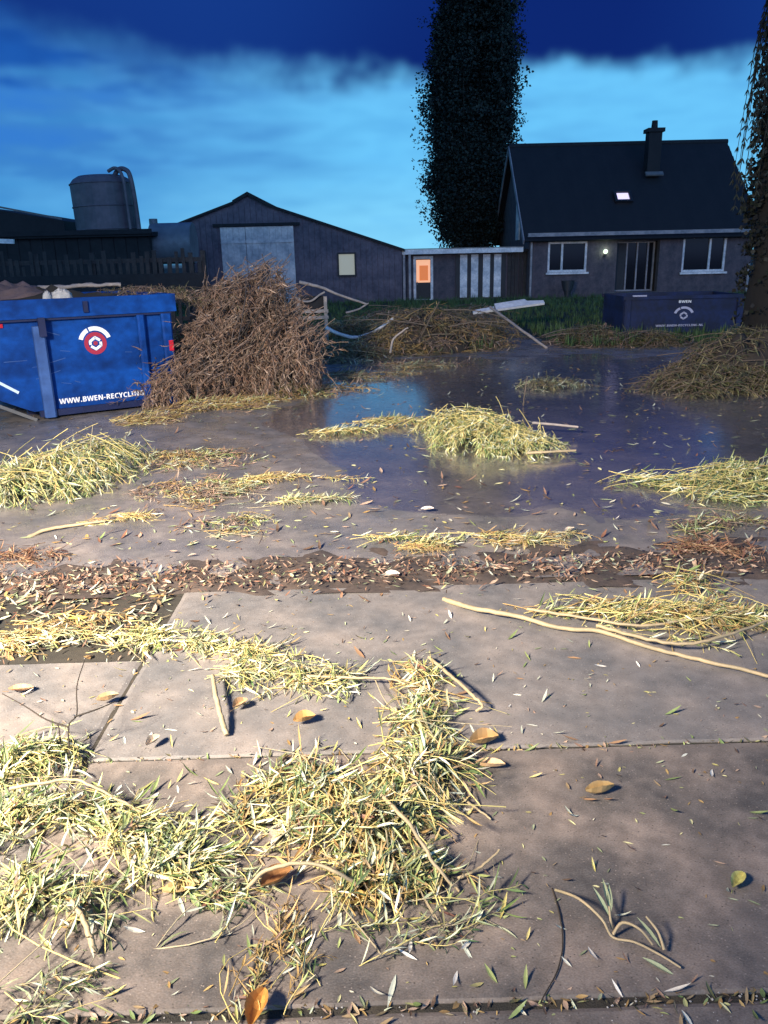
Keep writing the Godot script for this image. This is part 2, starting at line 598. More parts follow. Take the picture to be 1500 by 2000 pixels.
# ---------------------------------------------------------------- sky
func make_sky() -> ImageTexture:
	var w := 1440
	var h := 720
	var im := Image.create(w, h, false, Image.FORMAT_RGBF)
	var n1 := fnl(5, 0.9, 5)
	var n2 := fnl(6, 2.2, 4)
	var n3 := fnl(8, 0.5, 2)
	for j in h:
		var e := 90.0 - (j + 0.5) / h * 180.0
		for i in w:
			var az := (i + 0.5) / w * 360.0
			if az > 180.0:
				az -= 360.0
			var c := Color(0.02, 0.04, 0.09)
			if e > -2.0:
				var ra := deg_to_rad(az)
				var re := deg_to_rad(e)
				var d := Vector3(sin(ra) * cos(re), sin(re), -cos(ra) * cos(re))
				# dim side of the sky to the left of the view, brightened again out of view to light the fronts
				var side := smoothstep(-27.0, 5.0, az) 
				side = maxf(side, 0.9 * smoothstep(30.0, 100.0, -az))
				var q := Vector3(d.x * 3.0, d.y * 9.0, d.z * 3.0)
				var cloud := n1.get_noise_3dv(q)
				var wisp := n2.get_noise_3dv(Vector3(d.x * 2.0, d.y * 14.0, d.z * 2.0))
				var clear := Color(0.15, 0.57, 0.97).lerp(Color(0.25, 0.70, 1.0), smoothstep(7.0, 0.0, e))
				var dim := Color(0.014, 0.115, 0.48).lerp(Color(0.08, 0.36, 0.74), smoothstep(8.0, 2.0, e))
				var mott := n2.get_noise_3dv(Vector3(d.x * 5.0, d.y * 26.0, d.z * 5.0))
				c = dim.lerp(clear, clampf(side + wisp * 0.45 + mott * 0.18, 0.0, 1.0))
				c = c.lerp(Color(0.10, 0.42, 0.85), clampf(smoothstep(0.05, 0.45, mott) * 0.22, 0.0, 1.0))
				c = c.lerp(Color(0.04, 0.25, 0.62), clampf(smoothstep(0.1, 0.5, wisp) * 0.55 * (1.0 - side * 0.6), 0, 1))
				var edge := 11.2 + cloud * 2.6 + (1.0 - side) * 1.0 + n2.get_noise_3dv(d * 9.0) * 0.9 + n2.get_noise_3dv(d * 24.0) * 0.2 + 20.0 * smoothstep(40.0, 125.0, absf(az))  # cloud edge raised out of view, opening clear sky to light pale fronts
				var soft := 1.1 + (1.0 - side) * 2.0
				var deck := smoothstep(edge - soft, edge + soft, e)
				var dark := Color(0.004, 0.021, 0.17).lerp(Color(0.009, 0.055, 0.30), clampf(0.5 + 1.1 * n3.get_noise_3dv(d * 2.2 + Vector3(3, 0, 1)), 0, 1))
				dark = dark.lerp(Color(0.05, 0.16, 0.48), smoothstep(30.0, 75.0, e) * 0.8)
				c = c.lerp(dark, deck)
			im.set_pixel(i, j, c)
	return image_tex(im)


# ---------------------------------------------------------------- the script itself
func _ready() -> void:
	rng.seed = 20
	# camera, eye height 1.65 m, tilted down to the yard and a little askew
	var cam := Camera3D.new()
	cam.name = "camera"
	cam.position = Vector3(0, 1.65, 0)
	cam.rotation_degrees = Vector3(-17.5, 0, -1.3)
	cam.fov = 2.0 * rad_to_deg(atan(1000.0 / 1570.0))
	cam.far = 900.0
	cam.near = 0.05
	add_child(cam)
	cam.current = true
	var env := Environment.new()
	env.background_mode = Environment.BG_SKY
	var sky := Sky.new()
	var pano := PanoramaSkyMaterial.new()
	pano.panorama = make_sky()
	sky.sky_material = pano
	env.sky = sky
	env.background_energy_multiplier = 1.0
	env.tonemap_mode = Environment.TONE_MAPPER_LINEAR
	env.tonemap_exposure = 1.0
	env.sdfgi_enabled = true
	env.ssao_enabled = true
	env.ssil_enabled = true
	var we := WorldEnvironment.new()
	we.name = "environment"
	we.environment = env
	add_child(we)
	var fill_light := DirectionalLight3D.new()
	fill_light.name = "dusk_fill"
	fill_light.light_energy = 0.24
	fill_light.light_color = Color(0.66, 0.70, 1.0)   # added blue fill, standing in for sky glow behind the viewer
	fill_light.light_angular_distance = 45.0
	fill_light.rotation_degrees = Vector3(-9, 12, 0)
	fill_light.shadow_enabled = true
	fill_light.sky_mode = DirectionalLight3D.SKY_MODE_LIGHT_ONLY
	add_child(fill_light)
	materials()
	prepare_twigs()
	yard_lamp(Vector3(-3.9, 0, 1.3), 4.1, Vector3(-1.1, 0.0, -5.2), 335.0)
	setting()
	buildings()
	trees()
	skips()
	far_things()
	heaps()
	litter()


func yard_lamp(at: Vector3, height: float, aim: Vector3, energy: float) -> void:
	var o := thing("yard_floodlight", "tall mast with a warm floodlight lighting the yard from the left", "floodlight", at)
	put("mast", pipe([Vector3.ZERO, Vector3(0, height * 0.5, 0), Vector3(0, height + 0.1, 0)], 0.07, 0.05, 10), M.zinc, o)
	var dir := (aim - at - Vector3(0, height, 0)).normalized()
	var b := Basis.looking_at(dir)
	put("housing", box(Vector3(0, 0, 0), Vector3(0.62, 0.46, 0.12), Basis()), M.dark_paint, o, Transform3D(b, Vector3(0, height, 0) + dir * 0.16))
	put("lamp_face", box(Vector3(0, 0, 0), Vector3(0.55, 0.4, 0.01), Basis()), M.flood_glow, o, Transform3D(b, Vector3(0, height, 0) + dir * 0.228))
	var l := SpotLight3D.new()
	l.name = "floodlight_beam"
	l.position = at + Vector3(0, height, 0) + dir * 0.26
	l.basis = b
	l.spot_angle = 38.5
	l.spot_angle_attenuation = 1.0
	l.spot_range = 60.0
	l.spot_attenuation = 2.0
	l.light_size = 0.45
	l.light_energy = energy
	l.light_color = Color(1.0, 0.935, 0.85)
	l.shadow_enabled = true
	add_child(l)


# ---------------------------------------------------------------- ground
func sheet_grid(x0: float, x1: float, z0: float, z1: float, nx: int, nz: int, f: Callable) -> ArrayMesh:
	var s := begin()
	s.set_smooth_group(0)
	for j in nz:
		for i in nx:
			var q := []
			for e in [[i, j], [i + 1, j], [i + 1, j + 1], [i, j + 1]]:
				var x := lerpf(x0, x1, float(e[0]) / nx)
				var z := lerpf(z0, z1, float(e[1]) / nz)
				q.append(Vector3(x, f.call(x, z), z))
			for k in [0, 1, 2, 0, 2, 3]:
				s.add_vertex(q[k])
	s.index()
	s.generate_normals()
	return s.commit()

func slab(x0: float, x1: float, z0: float, z1: float, y: float, skew: float) -> ArrayMesh:
	# worn edge: chamfer and small chips round the rim; z runs away from the viewer
	var s := begin()
	var f := fnl(int(absf(x0 * 91 + z0 * 37)), 3.0, 3)
	var rim := []
	var n := 40
	var corners := [Vector2(x0, z0), Vector2(x1, z0), Vector2(x1, z1), Vector2(x0, z1)]
	for e in 4:
		var a: Vector2 = corners[e]
		var b: Vector2 = corners[(e + 1) % 4]
		var m := n if absf(a.x - b.x) > absf(a.y - b.y) else 14
		for k in m:
			var p := a.lerp(b, float(k) / m)
			var inward := Vector2((x0 + x1) * 0.5 - p.x, (z0 + z1) * 0.5 - p.y).normalized()
			p += inward * (0.001 + 0.012 * absf(f.get_noise_2d(p.x * 3, p.y * 3)))
			rim.append(Vector3(p.x, 0, p.y + skew * p.x))
	var mid := Vector3((x0 + x1) * 0.5, y, (z0 + z1) * 0.5 + skew * (x0 + x1) * 0.5)
	for k in rim.size():
		var a: Vector3 = rim[k]
		var b: Vector3 = rim[(k + 1) % rim.size()]
		var ia := a.lerp(mid, 0.012)
		var ib := b.lerp(mid, 0.012)
		ia.y = y
		ib.y = y
		a.y = y - 0.006
		b.y = y - 0.006
		var low := Vector3(0, -0.05, 0)
		var core := mid + Vector3(0, -0.03, 0)
		out_tri(s, ia, ib, mid, core)
		out_quad(s, ia, ib, b, a, core)
		out_quad(s, a, b, b + low, a + low, core)
	return s.commit()

func yard_height(x: float, z: float) -> float:
	var f: FastNoiseLite = M.yard_noise
	var d := Vector2((x - 1.9) / 3.5, (z + 9.6) / 5.0).length()
	var dip := smoothstep(1.25, 0.55, d) * 0.024
	return f.get_noise_2d(x, z) * 0.014 + f.get_noise_2d(x * 3.0 + 40, z * 3.0) * 0.004 - dip

func setting() -> void:
	M.yard_noise = fnl(3, 0.32, 3)
	struct("ground", box(Vector3(0, -0.31, -60), Vector3(500, 0.4, 500)), M.soil)
	# concrete slabs of the near yard, joints packed with dirt
	var pave := Node3D.new()
	pave.name = "concrete_pavement"
	pave.set_meta("kind", "structure")
	add_child(pave)
	var bed := box(Vector3(0, -0.0585, -1.5), Vector3(14, 0.1, 5.0))
	put("joint_bed", bed, M.joint_dirt, pave)
	var rows := [[-1.424, 1.4], [-2.432, -1.436], [-3.93, -2.44]]
	var lefts := [[-1.424, 1.4], [-2.432, -1.436], [-3.18, -2.44]]
	for r in 3:
		for c in [[-1.061, 2.6], [2.62, 6.2]]:
			put("concrete_slab", slab(c[0], c[1], rows[r][0], rows[r][1], 0.0 if r else -0.004, -0.014), M.concrete_dark if r < 2 and c[0] > -2 else M.concrete, pave)
		for c in [[-4.2, -1.069], [-7.4, -4.22]]:
			put("concrete_slab", slab(c[0], c[1], lefts[r][0], lefts[r][1], -0.003, -0.014), M.concrete, pave)
	for c in [[-4.2, -1.069], [-7.4, -4.22]]:
		put("sunken_slab", slab(c[0], c[1], -4.3, -3.2, -0.012, -0.014), M.concrete_sunk, pave)
	# the wet yard beyond, with shallow dips that hold water
	struct("wet_yard", sheet_grid(-11, 13, -16, -4.0, 120, 90, yard_height), M.concrete_wet)
	struct("puddle", box(Vector3(1.5, -0.0125, -10.2), Vector3(20, 0.001, 11.6)), M.water)
	# soil and rotting leaves gathered in the gutter line
	struct("litter_strip", sheet_grid(-6, 6, -4.56, -3.84, 160, 16, func(x, z): return 0.009 - 0.045 * absf(z + 4.12 + 0.014 * x) + M.yard_noise.get_noise_2d(x * 9, z * 9) * 0.03), M.litter_bed)
	# rough grass between the yard and the buildings
	struct("grass_verge", sheet_grid(-16, 22, -34, -14.6, 80, 40, func(x, z): return -0.03 + 0.10 * smoothstep(-14.6, -16.5, z) * smoothstep(0.45, 1.1, absf(x - 2.7 - (z + 15) * -0.02)) + M.yard_noise.get_noise_2d(x * 2, z * 2) * 0.03), M.turf)
	struct("back_path", sheet_grid(2.1, 3.3, -26, -14.0, 8, 60, func(x, z): return 0.002 + yard_height(x, z) * 0.8), M.concrete_wet)
	var blade := begin()
	for k in 7:
		var a := rng.randf() * TAU
		var d := Vector3(cos(a), 0, sin(a))
		var hgt := rng.randf_range(0.08, 0.2)
		leaf(blade, d * 0.03, (d * rng.randf_range(0.1, 0.6) + Vector3.UP).normalized(), d, hgt, 0.012, rng.randf_range(-0.3, 0.9), 0.2, jitter(Color(0.045, 0.085, 0.025), 0.3))
	var tuft := blade.commit()
	var places := []
	while places.size() < 9000:
		var x := rng.randf_range(-9, 14)
		var z := -14.9 - 17.0 * pow(rng.randf(), 1.3)
		if absf(x - 2.7) < 0.6 and z > -25:
			continue
		places.append(Transform3D(Basis(Vector3.UP, rng.randf() * TAU).scaled(Vector3.ONE * rng.randf_range(0.6, 1.5)), Vector3(x, 0.03, z)))
	many("verge_grass", tuft, M.leaf_dark, self, places).set_meta("label", "short dark green grass of the verge before the house")


# ---------------------------------------------------------------- buildings
# wall in the plane z = 0, x from 0, with rectangular openings [x, y, w, h]
func wall_with_holes(width: float, height: float, thick: float, holes: Array) -> ArrayMesh:
	var s := begin()
	var xs := [0.0, width]
	for o in holes:
		xs.append(o[0])
		xs.append(o[0] + o[2])
	xs.sort()
	for i in xs.size() - 1:
		var a: float = xs[i]
		var b: float = xs[i + 1]
		if b - a < 0.001:
			continue
		var y := 0.0
		var cuts := []
		for o in holes:
			if o[0] < b - 0.001 and o[0] + o[2] > a + 0.001:
				cuts.append(o)
		cuts.sort_custom(func(p, q): return p[1] < q[1])
		for o in cuts:
			if o[1] > y:
				bx(s, Vector3((a + b) / 2, (y + o[1]) / 2, -thick / 2), Vector3(b - a, o[1] - y, thick))
			y = o[1] + o[3]
		if y < height:
			bx(s, Vector3((a + b) / 2, (y + height) / 2, -thick / 2), Vector3(b - a, height - y, thick))
	return s.commit()

func window(parent: Node3D, at: Vector3, w: float, h: float, bars: Array, frame_m: Material, pane_m: Material, f := 0.085, called := "window") -> Node3D:
	var o := Node3D.new()
	o.name = numbered(parent, called)
	o.position = at
	parent.add_child(o, true)
	var s := begin()
	bx(s, Vector3(w / 2, f / 2, 0), Vector3(w, f, 0.09))
	bx(s, Vector3(w / 2, h - f / 2, 0), Vector3(w, f, 0.09))
	bx(s, Vector3(f / 2, h / 2, 0), Vector3(f, h - 2 * f, 0.09))
	bx(s, Vector3(w - f / 2, h / 2, 0), Vector3(f, h - 2 * f, 0.09))
	put("frame", s.commit(), frame_m, o)
	var edges := [f]
	for b in bars:
		put("glazing_bar", box(Vector3(b, h / 2, 0.002), Vector3(f * 0.9, h - 2 * f, 0.08)), frame_m, o)
		edges.append(b - f * 0.45)
		edges.append(b + f * 0.45)
	edges.append(w - f)
	for k in range(0, edges.size(), 2):
		put("pane", box(Vector3((edges[k] + edges[k + 1]) / 2, h / 2, -0.03), Vector3(edges[k + 1] - edges[k], h - 2 * f, 0.012)), pane_m, o)
	return o

func buildings() -> void:
	farmhouse()
	barn()
	link_building()
	farmyard_left()

func farmhouse() -> void:
	var L := 5.74
	var W := 8.45
	var D := 8.0
	var eave := 2.42
	var ridge := 5.86
	var h := thing("farmhouse", "dark farmhouse with a steep tiled roof, chimney and lit roof window", "house", Vector3(L, 0, -32))
	# openings measured on the front wall: two windows and the recessed entrance
	var w1 := [0.70, 1.00, 1.5, 1.12]
	var w2 := [5.82, 0.90, 1.66, 1.30]
	var dr := [3.32, 0.22, 1.62, 1.86]
	put("front_wall", wall_with_holes(W, eave, 0.3, [w1, w2, dr]), M.brick, h)
	for x in [0.0, W - 0.3]:
		var s := begin()
		prism(s, [Vector3(x, 0, -0.3), Vector3(x, eave, -0.3), Vector3(x, ridge - 0.12, -D / 2), Vector3(x, eave, -D), Vector3(x, 0, -D)], Vector3(0.3, 0, 0))
		put("gable_wall", s.commit(), M.brick, h)
	put("back_wall", box(Vector3(W / 2, eave / 2, -D + 0.15), Vector3(W - 0.62, eave, 0.3)), M.brick, h)
	# roof: courses of tiles, each lapping the one below
	var roof := Node3D.new()
	roof.name = "roof"
	h.add_child(roof)
	var run := D / 2 + 0.35
	var slope := atan2(ridge - eave, D / 2)
	var len_ := run / cos(slope)
	var fr := Basis(Vector3.RIGHT, slope)
	var low_front := Vector3(W / 2, eave - 0.35 * tan(slope), 0.35)
	for sgn in [1.0, -1.0]:
		var courses := begin()
		var n := 17
		for k in n:
			var d := (k + 0.5) / n * len_
			var c := Vector3(W / 2 + rng.randf_range(-0.01, 0.01), eave - 0.35 * tan(slope) + d * sin(slope), 0.35 - d * cos(slope))
			if sgn < 0:
				c.z = -D - c.z
			bx(courses, c + Vector3(0, 0.05, 0), Vector3(W + 0.5, 0.05, len_ / n + 0.06), Basis(Vector3.RIGHT, (slope + 0.09) * sgn))
		put("tile_courses", courses.commit(), M.roof_dark, roof)
	put("ridge_tiles", pipe([Vector3(-0.27, ridge + 0.06, -D / 2), Vector3(W / 2, ridge + 0.06, -D / 2), Vector3(W + 0.27, ridge + 0.06, -D / 2)], 0.11, 0.11, 8), M.roof_dark, roof)
	# verge boards on the gable seen from the left
	for q in [[Vector3(-0.28, eave - 0.3, 0.3), Vector3(-0.28, ridge, -D / 2)], [Vector3(-0.28, ridge, -D / 2), Vector3(-0.28, eave - 0.3, -D - 0.3)]]:
		var a: Vector3 = q[0]
		var b: Vector3 = q[1]
		var dv := (b - a).normalized()
		put("verge_board", box((a + b) / 2, Vector3(0.04, 0.2, (b - a).length()), Basis(Vector3.RIGHT, dv.cross(Vector3.RIGHT), -dv)), M.grey_paint, h)
	# pale narrow windows in the gable
	put("gable_window", box(Vector3(-0.02, 3.1, -D / 2 + 1.3), Vector3(0.06, 1.7, 0.75)), M.white_paint, h)
	# chimney on the front slope
	var ch := Node3D.new()
	ch.name = "chimney"
	ch.position = Vector3(5.2, 0, -2.5)
	roof.add_child(ch)
	put("stack", box(Vector3(0, 5.35, 0), Vector3(0.5, 1.7, 0.5)), M.roof_dark, ch)
	put("cap", box(Vector3(0, 6.20, 0), Vector3(0.66, 0.14, 0.64)), M.roof_dark, ch)
	put("pot", pipe([Vector3(0, 6.26, 0), Vector3(0, 6.56, 0)], 0.13, 0.11, 8), M.roof_dark, ch)
	put("flashing", box(Vector3(0, 4.60, 0.40), Vector3(0.7, 0.06, 0.2), Basis(Vector3.RIGHT, slope)), M.zinc, ch)
	# roof window with a light on behind it
	var rw := window(roof, Vector3(3.45, eave + 1.55 * sin(slope) + 0.1, -1.55 * cos(slope) + 0.12), 0.68, 0.66, [], M.dark_paint, M.skylight_glow, 0.10, "roof_window")
	rw.rotation.x = slope - PI / 2
	# gutter, downpipes
	put("gutter", box(Vector3(W / 2, eave - 0.06, 0.44), Vector3(W + 0.3, 0.13, 0.12)), M.grey_paint, h)
	put("downpipe", pipe([Vector3(0.06, 0.0, 0.07), Vector3(0.06, eave - 0.1, 0.07)], 0.045, 0.045, 8), M.grey_paint, h)
	put("downpipe", pipe([Vector3(W - 0.08, 0.0, 0.07), Vector3(W - 0.08, 1.2, 0.07)], 0.045, 0.045, 8), M.grey_paint, h)
	var a1 := window(h, Vector3(w1[0], w1[1], -0.08), w1[2], w1[3], [0.55], M.white_paint, M.glass_dark)
	put("sill", box(Vector3(w1[2] / 2, -0.04, 0.1), Vector3(w1[2] + 0.12, 0.07, 0.2)), M.white_paint, a1)
	var a2 := window(h, Vector3(w2[0], w2[1], -0.08), w2[2], w2[3], [1.05], M.white_paint, M.glass_dark)
	put("sill", box(Vector3(w2[2] / 2, -0.04, 0.1), Vector3(w2[2] + 0.12, 0.07, 0.2)), M.white_paint, a2)
	var door := window(h, Vector3(dr[0], dr[1], -0.6), dr[2], dr[3], [0.55, 0.95, 1.36], M.grey_paint, M.glass_dark, 0.06, "entrance")
	put("door_leaf", box(Vector3(0.3, dr[3] / 2, -0.01), Vector3(0.46, dr[3] - 0.13, 0.05)), M.dark_paint, door)
	put("recess", box(Vector3(dr[0] + dr[2] / 2, dr[1] + dr[3] / 2, -0.75), Vector3(dr[2] + 0.3, dr[3] + 0.3, 0.1)), M.dark_paint, h)
	put("doorstep", box(Vector3(dr[0] + 0.55, 0.1, 0.25), Vector3(1.7, 0.2, 0.6)), M.zinc, h)
	# lamp beside the entrance
	var lamp := Node3D.new()
	lamp.name = "wall_lamp"
	lamp.position = Vector3(2.86, 1.72, 0.1)
	h.add_child(lamp)
	put("bracket", box(Vector3(0, -0.14, -0.06), Vector3(0.08, 0.1, 0.12)), M.dark_paint, lamp)
	put("lamp_globe", sphere(0.085), M.lamp_glow, lamp)
	var l := OmniLight3D.new()
	l.name = "wall_lamp_light"
	l.position = Vector3(L + 2.86, 1.72, -31.9)
	l.light_energy = 0.12
	l.light_size = 0.08
	l.omni_range = 12.0
	l.omni_attenuation = 2.0
	l.light_color = Color(0.9, 1.0, 0.85)
	l.shadow_enabled = true
	add_child(l)

func sphere(r: float) -> SphereMesh:
	var m := SphereMesh.new()
	m.radius = r
	m.height = 2 * r
	m.radial_segments = 14
	m.rings = 8
	return m

func barn() -> void:
	var z := -32.0
	var pl := Vector3(-7.369, 0.175, -32.000)
	var pr := Vector3(0.894, 0.031, -32.000)
	var el := Vector3(-7.191, 3.051, -32.000)
	var er := Vector3(0.923, 1.946, -32.000)
	var k1 := Vector3(-5.358, 3.694, -32.000)
	var ap := Vector3(-4.784, 3.984, -32.000)
	var k2 := Vector3(-4.125, 3.614, -32.000)
	var b := thing("barn", "dark low barn with a wide gable and big pale doors", "barn", Vector3(pl.x, 0, z))
	var o := Vector3(pl.x, 0, z)
	var gl := [Vector3(pl.x, 0, z), Vector3(pr.x, 0, z), Vector3(pr.x, er.y, z), Vector3(k2.x, k2.y, z), Vector3(ap.x, ap.y, z), Vector3(k1.x, k1.y, z), Vector3(pl.x, el.y, z)]
	for i in gl.size():
		gl[i] = gl[i] - o
	var s := begin()
	prism(s, gl, Vector3(0, 0, -0.2))
	put("gable_wall", s.commit(), M.barn_board, b)
	# upright cladding boards on the gable, one by one
	var x := 0.08
	var w := pr.x - pl.x
	while x < w - 0.1:
		var top := gable_top(gl, x + 0.1) - 0.12
		var dl := 1.4
		var drr := 4.35
		if x < dl - 0.1 or x > drr:
			put("cladding_board", box(Vector3(x + 0.1, top / 2 + 0.02, 0.012 + rng.randf() * 0.006), Vector3(0.2, top - 0.04, 0.024)), M.barn_board, b)
		elif top > 2.95:
			put("cladding_board", box(Vector3(x + 0.1, (top + 2.92) / 2, 0.012 + rng.randf() * 0.006), Vector3(0.2, top - 2.92, 0.024)), M.barn_board, b)
		x += 0.214
	var d1 := Vector3(-5.903, 2.861, -32.000)
	var d2 := Vector3(-3.157, 2.838, -32.000)
	var dw := d2.x - d1.x
	var dh := d1.y
	var dx := d1.x - pl.x
	for q in [[dx, dw * 0.34], [dx + dw * 0.345, dw * 0.655]]:
		var door := Node3D.new()
		door.name = numbered(b, "sliding_door")
		door.position = Vector3(q[0], 0.03, 0.05)
		b.add_child(door, true)
		var n := int(q[1] / 0.22)
		for k in n:
			var bw: float = q[1] / n
			put("board", box(Vector3((k + 0.5) * bw, dh / 2, rng.randf() * 0.006), Vector3(bw - 0.004, dh, 0.04)), M.barn_door, door)
		put("rail", box(Vector3(q[1] / 2, dh - 0.55, 0.04), Vector3(q[1], 0.07, 0.03)), M.barn_door, door)
	put("door_track", box(Vector3(dx + dw / 2, dh + 0.1, 0.1), Vector3(dw + 0.5, 0.1, 0.12)), M.barn_dark, b)
	# two roof slopes running back, with a steeper cap at the ridge
	var roof := Node3D.new()
	roof.name = "roof"
	b.add_child(roof)
	var line := [gl[6] + Vector3(-0.2, -0.09, 0), gl[5], gl[4], gl[3], gl[2] + Vector3(0.12, -0.06, 0)]
	var names := ["roof_slope", "ridge_cap", "ridge_cap", "roof_slope"]
	for i in 4:
		var s2 := begin()
		var a: Vector3 = line[i]
		var c: Vector3 = line[i + 1]
		var up := Vector3(0, 0.13 if i in [1, 2] else 0.09, 0)
		prism(s2, [a, c, c + up, a + up], Vector3(0, 0, -15.2))
		put(names[i], s2.commit(), M.roof_dark, roof, Transform3D(Basis(), Vector3(0, 0, 0.14 + (0.004 if i in [1, 2] else 0.0))))
	var sw := begin()
	bx(sw, Vector3(0.1, el.y / 2, -7.6), Vector3(0.2, el.y, 14.7))
	bx(sw, Vector3(w - 0.1, er.y / 2, -7.6), Vector3(0.2, er.y, 14.7))
	put("side_walls", sw.commit(), M.barn_board, b)
	var wa := Vector3(-1.495, 1.088, -32.000)
	var wb := Vector3(-0.903, 1.838, -32.000)
	window(b, Vector3(wa.x - pl.x - 0.06, wa.y - 0.06, 0.07), wb.x - wa.x + 0.12, wb.y - wa.y + 0.12, [], M.dark_paint, M.barn_glow, 0.06)

func gable_top(gl: Array, x: float) -> float:
	for i in range(2, 6):
		var a: Vector3 = gl[i]
		var b: Vector3 = gl[i + 1]
		if x <= a.x and x >= b.x:
			return lerpf(a.y, b.y, (a.x - x) / maxf(0.001, a.x - b.x))
	return 1.0

func link_building() -> void:
	var a := Vector3(0.912, 0.079, -32.600)
	var b := Vector3(5.821, 0.029, -32.600)
	var w := b.x - a.x
	var t := thing("link_building", "low flat roofed outbuilding with striped panels between barn and house", "outbuilding", Vector3(a.x, 0, -32.6))
	var hgt := 1.78
	var d1 := Vector3(1.355, 0.069, -32.600)
	var d2 := Vector3(2.119, 0.052, -32.600)
	var dx := d1.x - a.x
	var dw := d2.x - d1.x
	put("front_wall", wall_with_holes(w, hgt, 0.2, [[dx, 0.0, dw, 1.70]]), M.brick, t)
	put("rear_wall", box(Vector3(w / 2, hgt / 2, -5.0), Vector3(w, hgt, 0.2)), M.brick, t)
	put("flat_roof", box(Vector3(w / 2, hgt + 0.05, -2.35), Vector3(w, 0.1, 5.4)), M.roof_dark, t)
	put("fascia", box(Vector3(w / 2 - 0.15, hgt + 0.08, 0.47), Vector3(w - 0.3, 0.17, 0.05)), M.white_paint, t)
	put("roof_edge", box(Vector3(w / 2 - 0.15, hgt + 0.185, 0.46), Vector3(w - 0.28, 0.03, 0.1)), M.zinc, t)
	for px in [Vector3(0.981, 0.096, -32.200), Vector3(1.199, 0.092, -32.200)]:
		put("post", box(Vector3(px.x - a.x, hgt / 2, 0.40), Vector3(0.09, hgt - 0.01, 0.09)), M.grey_paint, t)
	var door := window(t, Vector3(dx, 0, 0.0), dw, 1.70, [], M.white_paint, M.dark_paint, 0.1, "door")
	var o1 := Vector3(1.482, 0.724, -32.600)
	var o2 := Vector3(2.025, 1.570, -32.600)
	var ow := o2.x - o1.x
	var oh := o2.y - o1.y
	put("lit_glass", box(Vector3(dw / 2, o1.y + oh / 2, -0.004), Vector3(ow, oh, 0.02)), M.orange_glow, door)
	put("amber_curtain", box(Vector3(dw / 2 + 0.02, o1.y + oh * 0.42, 0.012), Vector3(ow * 0.62, oh * 0.66, 0.01)), M.orange_dim, door)
	put("handle", box(Vector3(0.14, 0.7, 0.06), Vector3(0.03, 0.12, 0.04)), M.zinc, door)
	for px in [Vector3(3.299, 0.915, -32.600), Vector3(3.728, 0.905, -32.600), Vector3(4.187, 0.895, -32.600), Vector3(4.616, 0.886, -32.600)]:
		put("white_panel", box(Vector3(px.x - a.x, 0.92, 0.05), Vector3(0.275, 1.6, 0.04)), M.white_paint, t)
	for px in [Vector3(3.079, 0.920, -32.600), Vector3(3.518, 0.910, -32.600), Vector3(3.957, 0.900, -32.600), Vector3(4.396, 0.891, -32.600), Vector3(4.856, 0.881, -32.600)]:
		put("dark_panel", box(Vector3(px.x - a.x, 0.92, 0.03), Vector3(0.16, 1.6, 0.03)), M.dark_paint, t)
	for px in [Vector3(5.075, 0.876, -32.600), Vector3(5.215, 0.873, -32.600), Vector3(5.355, 0.870, -32.600), Vector3(5.514, 0.866, -32.600), Vector3(5.674, 0.863, -32.600)]:
		put("cladding_board", box(Vector3(px.x - a.x, 0.88, 0.03), Vector3(0.12, 1.72, 0.04)), M.timber, t)

